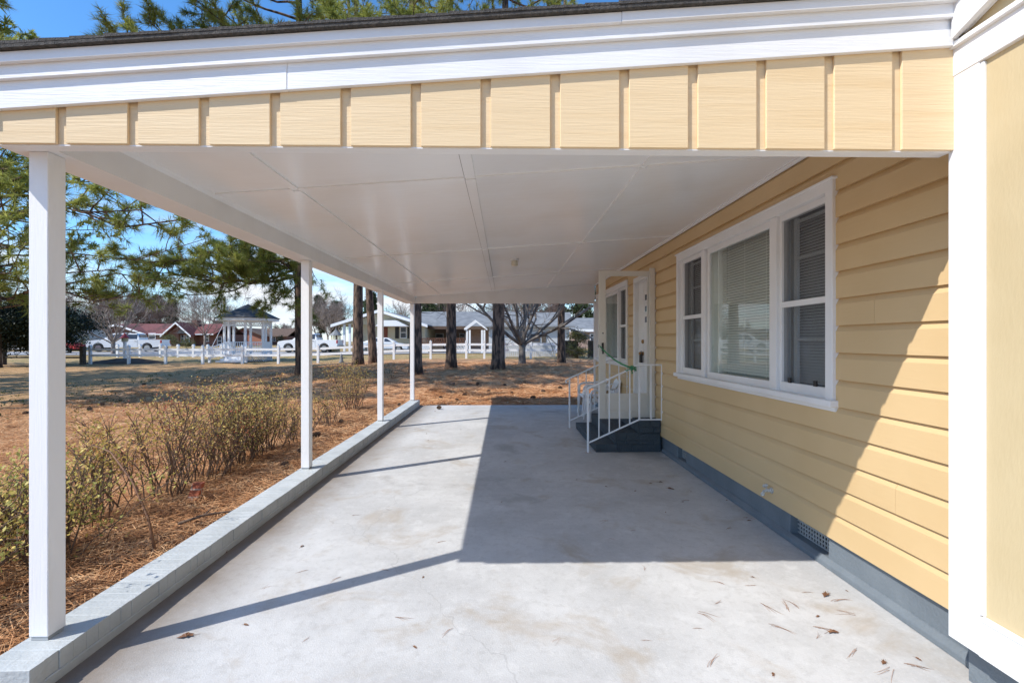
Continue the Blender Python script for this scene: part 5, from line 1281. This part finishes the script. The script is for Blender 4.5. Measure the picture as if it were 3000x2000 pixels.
# ---- vehicles
def wheel(parent, x, y, r, w, s):
    b = MB(); b.tube([(x, y-w/2, r), (x, y-w/2+.03, r), (x, y+w/2-.03, r), (x, y+w/2, r)], [r*.9, r, r, r*.9], 20); o = obj('wheel', b, TYRE, parent, smooth=False)
    b = MB(); yy = y+s*w/2; b.tube([(x, yy-.02*s, r), (x, yy+.008*s, r)], r*.62, 14); b.tube([(x, yy+.008*s, r), (x, yy+.03*s, r)], r*.2, 10); obj('rim', b, RIM, o)
def loft(b, secs):
    """secs: list of (x, [(y,z)...]) cross sections with equal counts"""
    n = len(secs[0][1]); o = len(b.v)
    for x, pr in secs: b.v += [(x, p[0], p[1]) for p in pr]
    for i in range(len(secs)-1):
        for k in range(n): b.f.append((o+i*n+k, o+(i+1)*n+k, o+(i+1)*n+(k+1) % n, o+i*n+(k+1) % n))
    b.f.append(tuple(o+k for k in range(n))); b.f.append(tuple(o+(len(secs)-1)*n+k for k in reversed(range(n))))
def arch(xc, r, n=8): return [(xc+r*math.cos(math.pi*(1-k/n)), .42+r*math.sin(math.pi*(1-k/n))) for k in range(n+1)]
def pickup(label, loc, rz, L=6.1, cab=2.1, seed=0):
    """built at the origin nose towards -x, then placed"""
    W = .98; t = thing('pickup_truck', label, 'pickup truck', (0, 0, 0), 'white pickup trucks parked beyond the fence'); h = L/2; wr = .40
    xf, xr = -h+1.0, h-1.25
    def side(): return [(-h+.05, .45)]+arch(xf, .48)+arch(xr, .48)+[(h-.05, .52), (h, .75), (h, 1.18), (h-.02, 1.24)]
    low = [(-h, .55), (-h+.05, .45)]+arch(xf, .48)+arch(xr, .48)+[(h-.05, .5), (h, .7), (h, 1.2), (h-1.95, 1.2), (h-1.95, 1.22), (-h+1.45, 1.22), (-h+.5, 1.13), (-h+.08, 1.05), (-h-.02, .85)]
    b = MB(); b.prism(low, 'y', -W, W); obj('body', b, CARW, t, bevel=.04, seg=2)
    c0, c1 = -h+1.35, h-1.98; zt = 1.86
    b = MB(); loft(b, [(c0, [(-W+.05, 1.2), (W-.05, 1.2), (W-.06, 1.23), (-W+.06, 1.23)]), (c0+.75, [(-W+.05, 1.2), (W-.05, 1.2), (W-.22, zt-.03), (-W+.22, zt-.03)]), (c0+1.2, [(-W+.05, 1.2), (W-.05, 1.2), (W-.22, zt), (-W+.22, zt)]), (c1-.25, [(-W+.05, 1.2), (W-.05, 1.2), (W-.22, zt-.02), (-W+.22, zt-.02)]), (c1, [(-W+.05, 1.2), (W-.05, 1.2), (W-.10, 1.4), (-W+.10, 1.4)])])
    cb_ = obj('cab', b, CARW, t, bevel=.03, seg=2)
    xm = (c0+.5+c1)/2
    for s in (-1, 1):
        for xa, xb in ((c0+.42, xm-.06), (xm+.06, c1-.16)):
            b = MB(); y1_, y2_ = s*(W-.068), s*(W-.185); f = .5 if xa < xm-.3 and xa == c0+.42 else 0
            q = [(xa, y1_+s*.012, 1.26), (xb, y1_+s*.012, 1.26), (xb, y2_+s*.012, 1.74), (xa+f, y2_+s*.012, 1.74)]; b.add(q+[(p[0], p[1]-s*.015, p[2]) for p in q], [(0, 1, 2, 3) if s < 0 else (3, 2, 1, 0), (7, 6, 5, 4) if s < 0 else (4, 5, 6, 7), (0, 4, 5, 1), (1, 5, 6, 2), (2, 6, 7, 3), (3, 7, 4, 0)]); obj('side_window', b, FARGLASS, cb_)
    b = MB(); q = [(c0+.10, -W+.14, 1.285), (c0+.10, W-.14, 1.285), (c0+.68, W-.27, 1.775), (c0+.68, -W+.27, 1.775)]; b.add([(p[0]-.03, p[1], p[2]+.02) for p in q]+[(p[0]+.01, p[1], p[2]) for p in q], [(3, 2, 1, 0), (4, 5, 6, 7), (0, 1, 5, 4), (1, 2, 6, 5), (2, 3, 7, 6), (3, 0, 4, 7)]); obj('windscreen', b, FARGLASS, cb_)
    b = MB(); b.box(c1-.06, c1+.012, -W+.3, W-.3, 1.42, 1.74); obj('rear_window', b, FARGLASS, cb_)
    for x in (xf, xr):
        for s in (-1, 1): wheel(t, x, s*(W-.12), wr, .25, s)
    b = MB(); b.box(-h-.12, -h+.06, -W+.02, W-.02, .45, .66); obj('front_bumper', b, CHROME, t, bevel=.03)
    b = MB(); b.box(h-.02, h+.14, -W+.05, W-.05, .5, .68); obj('rear_bumper', b, CHROME, t, bevel=.03)
    b = MB(); b.box(-h-.035, -h+.02, -.55, .55, .72, .98); obj('grille', b, BLACK, t)
    for s in (-1, 1):
        b = MB(); b.box(-h-.03, -h+.12, s*.78-.16, s*.78+.16, .78, .98); obj('headlight', b, HEADL, t, bevel=.02)
        b = MB(); b.box(h-.10, h+.012, s*(W-.06)-.075, s*(W-.06)+.075, .86, 1.16); obj('tail_light', b, REDL, t, bevel=.01)
        b = MB(); b.box(c0+.45, c0+.58, s*(W+.02), s*(W+.22), 1.25, 1.45); obj('wing_mirror', b, CARW, t, bevel=.02)
        b = MB(); 
        for xx in (xm, c1-.1): b.box(xx-.007, xx+.007, s*(W+.001), s*(W+.004), .5, 1.19)
        obj('door_seam', b, BLACK, t)
        for xx in (xm-.16, c1-.26):
            b = MB(); b.box(xx-.10, xx+.06, s*(W+.003), s*(W+.022), 1.06, 1.09); obj('door_handle', b, BLACK if seed else CHROME, t)
    t.location = loc; t.rotation_euler = (0, 0, rz); return t
p = gp(380, 0, 47.5); pickup('white crew cab pickup parked in front of the red-roofed brick house', (p.x-.0, p.y, p.z+.08), R(14), 6.4)
p = gp(912, 0, 45.2); pickup('white pickup behind the second porch post, in line with the leaning pines', (p.x, p.y, p.z+.08), R(3), 5.6, seed=1)
# sedan
def sedan(label, loc, rz):
    t = thing('parked_car', label, 'car', (0, 0, 0)); W = .9; h = 2.35
    low = [(-h, .42), (-h+.1, .28)]+[(x, z-.10) for x, z in arch(-h+.92, .38)]+[(x, z-.10) for x, z in arch(h-1.0, .38)]+[(h-.1, .3), (h, .5), (h-.03, .88), (h-.5, .97), (-h+1.4, .95), (-h+.4, .78), (-h+.03, .66)]
    b = MB(); b.prism(low, 'y', -W, W); obj('body', b, mat('silver_white_car_paint', (.62, .66, .70), .22), t, bevel=.06, seg=2)
    b = MB(); loft(b, [(-h+1.25, [(-W+.05, .93), (W-.05, .93), (W-.08, .97), (-W+.08, .97)]), (-h+2.05, [(-W+.04, .93), (W-.04, .93), (W-.26, 1.40), (-W+.26, 1.40)]), (h-1.6, [(-W+.04, .93), (W-.04, .93), (W-.26, 1.42), (-W+.26, 1.42)]), (h-.45, [(-W+.06, .93), (W-.06, .93), (W-.12, 1.0), (-W+.12, 1.0)])]); cb_ = obj('cabin', b, CARW, t, bevel=.03)
    for s in (-1, 1):
        for q in ([(-h+1.55, 1.0), (-h+2.28, 1.0), (-h+2.28, 1.34), (-h+2.05, 1.33)], [(-h+2.36, 1.0), (h-.85, 1.0), (h-1.5, 1.35), (-h+2.36, 1.35)]):
            b = MB(); v_ = [(x, s*(W-.045-(z-.93)*.45), z) for x, z in q]; b.add(v_+[(x, y+s*.012, z) for x, y, z in v_], [(0, 1, 2, 3), (4, 5, 6, 7), (0, 1, 5, 4), (1, 2, 6, 5), (2, 3, 7, 6), (3, 0, 4, 7)]); obj('side_window', b, FARGLASS, cb_)
        for x in (-h+.92, h-1.0): wheel(t, x, s*(W-.12), .32, .2, s)
        b = MB(); b.box(-h-.005, -h+.2, s*.62-.16, s*.62+.16, .55, .68); obj('headlight', b, HEADL, t, bevel=.02)
        b = MB(); b.box(h-.14, h+.004, s*.66-.16, s*.66+.16, .68, .82); obj('tail_light', b, REDL, t, bevel=.02)
    t.location = loc; t.rotation_euler = (0, 0, rz)
p = gp(1128, 0, 44.6); sedan('silver white sedan parked before the cream house gable', (p.x, p.y, p.z+.08), R(184))
# red utility trailer and white building far left
p = gp(213, 0, 44); t = thing('red_trailer', 'low red trailer with black wheel left of the dark wooden fence post', 'trailer', p)
b = MB(); b.box(p.x-1.5, p.x+.75, p.y-.6, p.y+.6, p.z+.42, p.z+.85); b.box(p.x-1.3, p.x+.5, p.y-.5, p.y+.5, p.z+.85, p.z+1.0); obj('bed', b, REDP, t, bevel=.06)
for xx in (-1.0, .1):
    b = MB(); b.tube([(p.x+xx, p.y-.7, p.z+.32), (p.x+xx, p.y-.48, p.z+.32)], .32, 16); w_ = obj('wheel', b, TYRE, t); b = MB(); b.tube([(p.x+xx, p.y-.72, p.z+.32), (p.x+xx, p.y-.69, p.z+.32)], .15, 10); obj('rim', b, RIM, w_)
p = gp(208, 0, 58); t = thing('garden_shed', 'small grey metal shed beyond the red trailer', 'shed', p)
b = MB(); b.box(p.x-2.2, p.x+.5, p.y, p.y+2.5, p.z-.1, p.z+1.75); obj('wall', b, GREYROOF, t); b = MB(); gable_roof(b, p.x-2.2, p.x+.5, p.y, p.y+2.5, p.z+1.75, p.z+2.2, 'x', .15, .06); obj('roof', b, GREYROOF, t)
p = gp(40, 0, 52); t = thing('white_house', 'white sided house glimpsed under the dark shrubby tree at the left edge', 'house', p)
b = MB(); b.box(p.x-9, p.x+4.2, p.y, p.y+7, p.z-.2, p.z+2.5); obj('wall', b, BLUEWHITE, t); b = MB(); gable_roof(b, p.x-9, p.x+4.2, p.y, p.y+7, p.z+2.5, p.z+4.2, 'x', .4, .12); obj('roof', b, GREYROOF, t)
fwin(t, p.x-.5, p.x+.6, p.z+1.0, p.z+2.2, p.y-.01); fwin(t, p.x-3.2, p.x-2.1, p.z+1.0, p.z+2.2, p.y-.01)
# little roofed well house far off
p = gp(984, 0, 46); t = thing('garden_lantern_house', 'small grey-roofed wishing well with finial beyond the white pickup', 'wishing well', p)
b = MB(); 
for dx in (-.3, .3):
    for dy in (-.3, .3): b.box(p.x+dx-.05, p.x+dx+.05, p.y+dy-.05, p.y+dy+.05, p.z+.7, p.z+1.75)
b.lathe([(.42, p.z), (.42, p.z+.7), (.36, p.z+.72)], p.x, p.y, 8); obj('base', b, SANDK, t)
b = MB(); b.lathe([(.62, p.z+1.72), (.60, p.z+1.78), (.22, p.z+2.15), (.06, p.z+2.3), (.05, p.z+2.42), (.01, p.z+2.55)], p.x, p.y, 8); obj('roof', b, GREYROOF, t)
# garden bits near the fence
b = MB(); p = gp(703+250, 0, 28.6)
b.lathe([(.16, p.z), (.17, p.z+.08), (.10, p.z+.15), (.12, p.z+.3), (.07, p.z+.42), (.09, p.z+.5), (.03, p.z+.58)], p.x+1.0, p.y, 10)
tag(obj('garden_ornament', b, GREYROOF, smooth=True, loc=(p.x+1, p.y, p.z)), 'small grey stone ornament at the foot of the white fence', 'ornament')

# ---- utility poles
def pole(label, px, Y, ztop_py, r=.14, arm=False):
    p = gp(px, 0, Y); zt = at(px, ztop_py, Y).z; t = thing('utility_pole', label, 'utility pole', p)
    b = MB(); b.tube([p+Vector((0, 0, -.2)), Vector((p.x, p.y, zt))], [r, r*.75], 8); obj('shaft', b, POLEW, t, smooth=True)
    if arm:
        b = MB(); b.tube([(p.x+.12, p.y-.2, zt-1.4), (p.x+.5, p.y-.2, zt-1.5)], .05, 6); b.lathe([(.16, zt-2.0), (.18, zt-1.9), (.18, zt-1.4), (.1, zt-1.32)], p.x+.45, p.y-.2, 10); obj('transformer', b, GALV, t)
pole('tall wooden utility pole left of the gazebo', 658, 62, 868, .17, True)
pole('thin utility pole behind the red-roofed house', 566, 100, 917, .14)
a = gp(658, 0, 62); b = MB(); b.tube([(a.x, a.y, at(658, 942, 62).z), (*gp(618, 0, 61).xy, gp(618, 0, 61).z)], .02, 4)
tag(obj('guy_wire', b, VINYL, loc=a), 'pale guy wire slanting down from the tall utility pole', 'guy wire')

# ---- trees and bushes beyond
def crown_tree(label, px, Y, py_top, wpx, m, name='leafy_tree', cat='tree', py_bot=None, n=900, n2=16, size=.30, seed=1, group=None, trunk_r=.2, shape=1.0, wd=.05, clump=9):
    rs = random.Random(seed); rg = np.random.default_rng(seed); p = gp(px, 0, Y); H = at(px, py_top, Y).z-p.z; wx = wpx/1333*Y/2
    zb = (at(px, py_bot, Y).z-p.z) if py_bot else H*.3
    t = thing(name, label, cat, p, group); b = MB(); b.tube([p+Vector((0, 0, -.1)), p+Vector((0, 0, H*.45)), p+Vector((.1, 0, H*.92))], [trunk_r, trunk_r*.75, trunk_r*.15], 7); cs = []
    for k in range(clump*3):
        z = zb+(H-zb)*rs.random(); f = (z-zb)/(H-zb); rr = wx*(1-.75*abs(f-.45)**shape*1.6)*rs.uniform(.3, 1.0); a = rs.uniform(0, 6.28)
        c = Vector((p.x+math.cos(a)*rr, p.y+math.sin(a)*rr*.8, p.z+z)); cs.append((c, wx*rs.uniform(.18, .38)))
        b.tube([p+Vector((0, 0, max(zb*.6, z*.6))), c], [trunk_r*.25, trunk_r*.06], 4, cap=False)
    obj('trunk', b, DARKWOOD if m is EVERG else BARK, t)
    P = np.concatenate([np.array(c)+rg.normal(size=(n//len(cs)+1, 3))*np.array([r, r, r*.6])*.55 for c, r in cs]); P[:, 2] = np.maximum(P[:, 2], p.z+.05)
    if m in (FARPINE, PINED, PINEN): v = tufts(rg, P, unit(rg.normal(size=P.shape)+np.array([0, 0, .5])), n2, size, wd)
    else: v = leaves(rg, np.repeat(P, max(1, n2//3), 0)+rg.normal(size=(len(P)*max(1, n2//3), 3))*size*.9, size)
    obj('crown', mesh_np('crown', v, 3 if m in (FARPINE, PINED, PINEN) else 4), m, t)
crown_tree('large dark evergreen shrubby tree behind the nearest post, at the left edge', 100, 27.5, 905, 270, EVERG, 'evergreen_tree', 'tree', 1008, 15000, 12, .13, 61, None, .10, 1.4, clump=22)
crown_tree('grey-green bush before the red-roofed house, right of the pickup', 492, 62, 982, 66, BUSHL, 'bush', 'bush', 1010, 700, 6, .16, 62, 'bushes by the far houses', .05)
crown_tree('low pale bush beside the porch of the red-roofed house', 548, 66, 994, 46, BUSHL, 'bush', 'bush', 1013, 500, 6, .16, 63, 'bushes by the far houses', .05)
crown_tree('pale round bush left of the white crew cab pickup', 240, 50, 985, 62, BUSHL, 'bush', 'bush', 1018, 600, 6, .14, 64, 'bushes by the far houses', .05)
crown_tree('low clipped hedge bush under the house left of the pickup', 284, 48, 1004, 34, BUSHL, 'bush', 'bush', 1020, 420, 6, .12, 65, 'bushes by the far houses', .04)
crown_tree('yellow-green bush beside the dark lattice fence at the house corner', 1692, 29.8, 968, 78, BUSHL, 'bush', 'bush', 1042, 1500, 9, .10, 66, None, .05)
crown_tree('round bush at the corner of the orange brick house', 822, 88, 985, 22, EVERG, 'bush', 'bush', 1008, 300, 6, .2, 67, 'bushes by the far houses', .05)
# woods behind
bare_tree('spreading pale bare tree in front of the red-roofed house, over the pickup', 'bare_tree', gp(332, 0, 42), 6.6, .16, 1.1, 12, (.55, 1.3), 71, TWIGG, 4, 3, sides=4, mainlen=.40, twig=3.2, jit=.2)
for i, (px, Y, py, m, H) in enumerate([(300, 95, 862, TWIGR, 0), (372, 105, 866, TWIGR, 0), (440, 100, 872, TWIGR, 0), (500, 118, 890, TWIGR, 0), (600, 78, 850, TWIGG, 0), (640, 95, 885, TWIGG, 0), (960, 82, 873, TWIGG, 0), (930, 95, 890, TWIGR, 0), (990, 90, 900, TWIGG, 0), (1165, 85, 898, TWIGG, 0), (225, 85, 880, TWIGR, 0), (150, 80, 870, TWIGR, 0), (820, 150, 950, TWIGR, 0), (860, 140, 953, TWIGG, 0), (1350, 80, 880, TWIGR, 0), (1440, 90, 885, TWIGR, 0), (1580, 85, 870, TWIGR, 0), (1510, 95, 868, TWIGG, 0)]):
    g = gp(px, 0, Y); H = at(px, py, Y).z-g.z
    lab = ['brown bare tree in the woods above the red-roofed house, over its left gable', 'brown bare tree in the woods above the red-roofed house, over the pickup', 'brown bare tree in the woods above the red-roofed house, over its chimney side', 'low brown bare tree at the right end of the woods behind the red-roofed house', 'tall pale bare tree left of the utility pole', 'small bare tree just behind the tall utility pole', 'pale bare tree between second post and the dark twin pines', 'brown bare tree right beside the second porch post', 'small pale bare tree left of the cream house roof', 'bare tree peeking over the cream house gable', 'brown bare tree behind the nearest post, left of the woods', 'brown bare tree left of the nearest porch post', 'tiny brown bare tree on the skyline right of the orange house', 'tiny pale bare tree on the skyline left of the long-limbed pine', 'brown bare tree over the pale roof behind the lone pine trunk', 'brown bare tree over the pale roof left of the thickest pine', 'brown bare tree over the shed right of the spreading tree', 'pale bare tree behind the limbs of the spreading tree'][i]
    bare_tree(lab, 'bare_tree', g, H*.95, .012*H+.06, H*.2, 7, (.6, 1.35), 80+i, m, 4, 4, sides=3, group='bare trees beyond the houses', mainlen=.42, twig=Y/26, jit=.25)
for i, (px, Y, py, w, lab) in enumerate([(320, 112, 858, 90, 'dark far pine above the left gable of the red-roofed house'), (405, 115, 862, 80, 'dark far pine in the middle of the woods over the red-roofed house'), (468, 118, 870, 60, 'dark far pine at the right of the woods over the red-roofed house'), (505, 112, 880, 42, 'small far pine near the chimney of the red-roofed house'), (650, 105, 935, 70, 'low dark far evergreen between pole and gazebo'),
        (938, 90, 870, 44, 'round-topped far pine right of the second porch post'), (985, 92, 890, 46, 'second round-topped far pine left of the dark twin trunks'), (1085, 80, 860, 60, 'green far pine behind the leaning pine trunk'), (1255, 85, 880, 90, 'far pine just right of the fourth porch post'), (1300, 95, 890, 60, 'far pine above the pale roof left of the lone trunk'), (1560, 95, 850, 80, 'far pine behind the spreading bare tree'), (1690, 85, 830, 110, 'tall far pine beside the hedge pine, over the far right house'), (1760, 80, 835, 100, 'far pine over the far right house at the house corner'), (1620, 100, 850, 70, 'far pine between spreading tree and hedge pine'), (60, 95, 860, 120, 'far pine at the left edge behind the dark shrubby tree')]):
    crown_tree(lab, px, Y, py, w, FARPINE, 'pine_tree', 'pine tree', None, 620, 10, .9, 120+i, 'far pines beyond the houses', .2, 1.2, .16, 10)
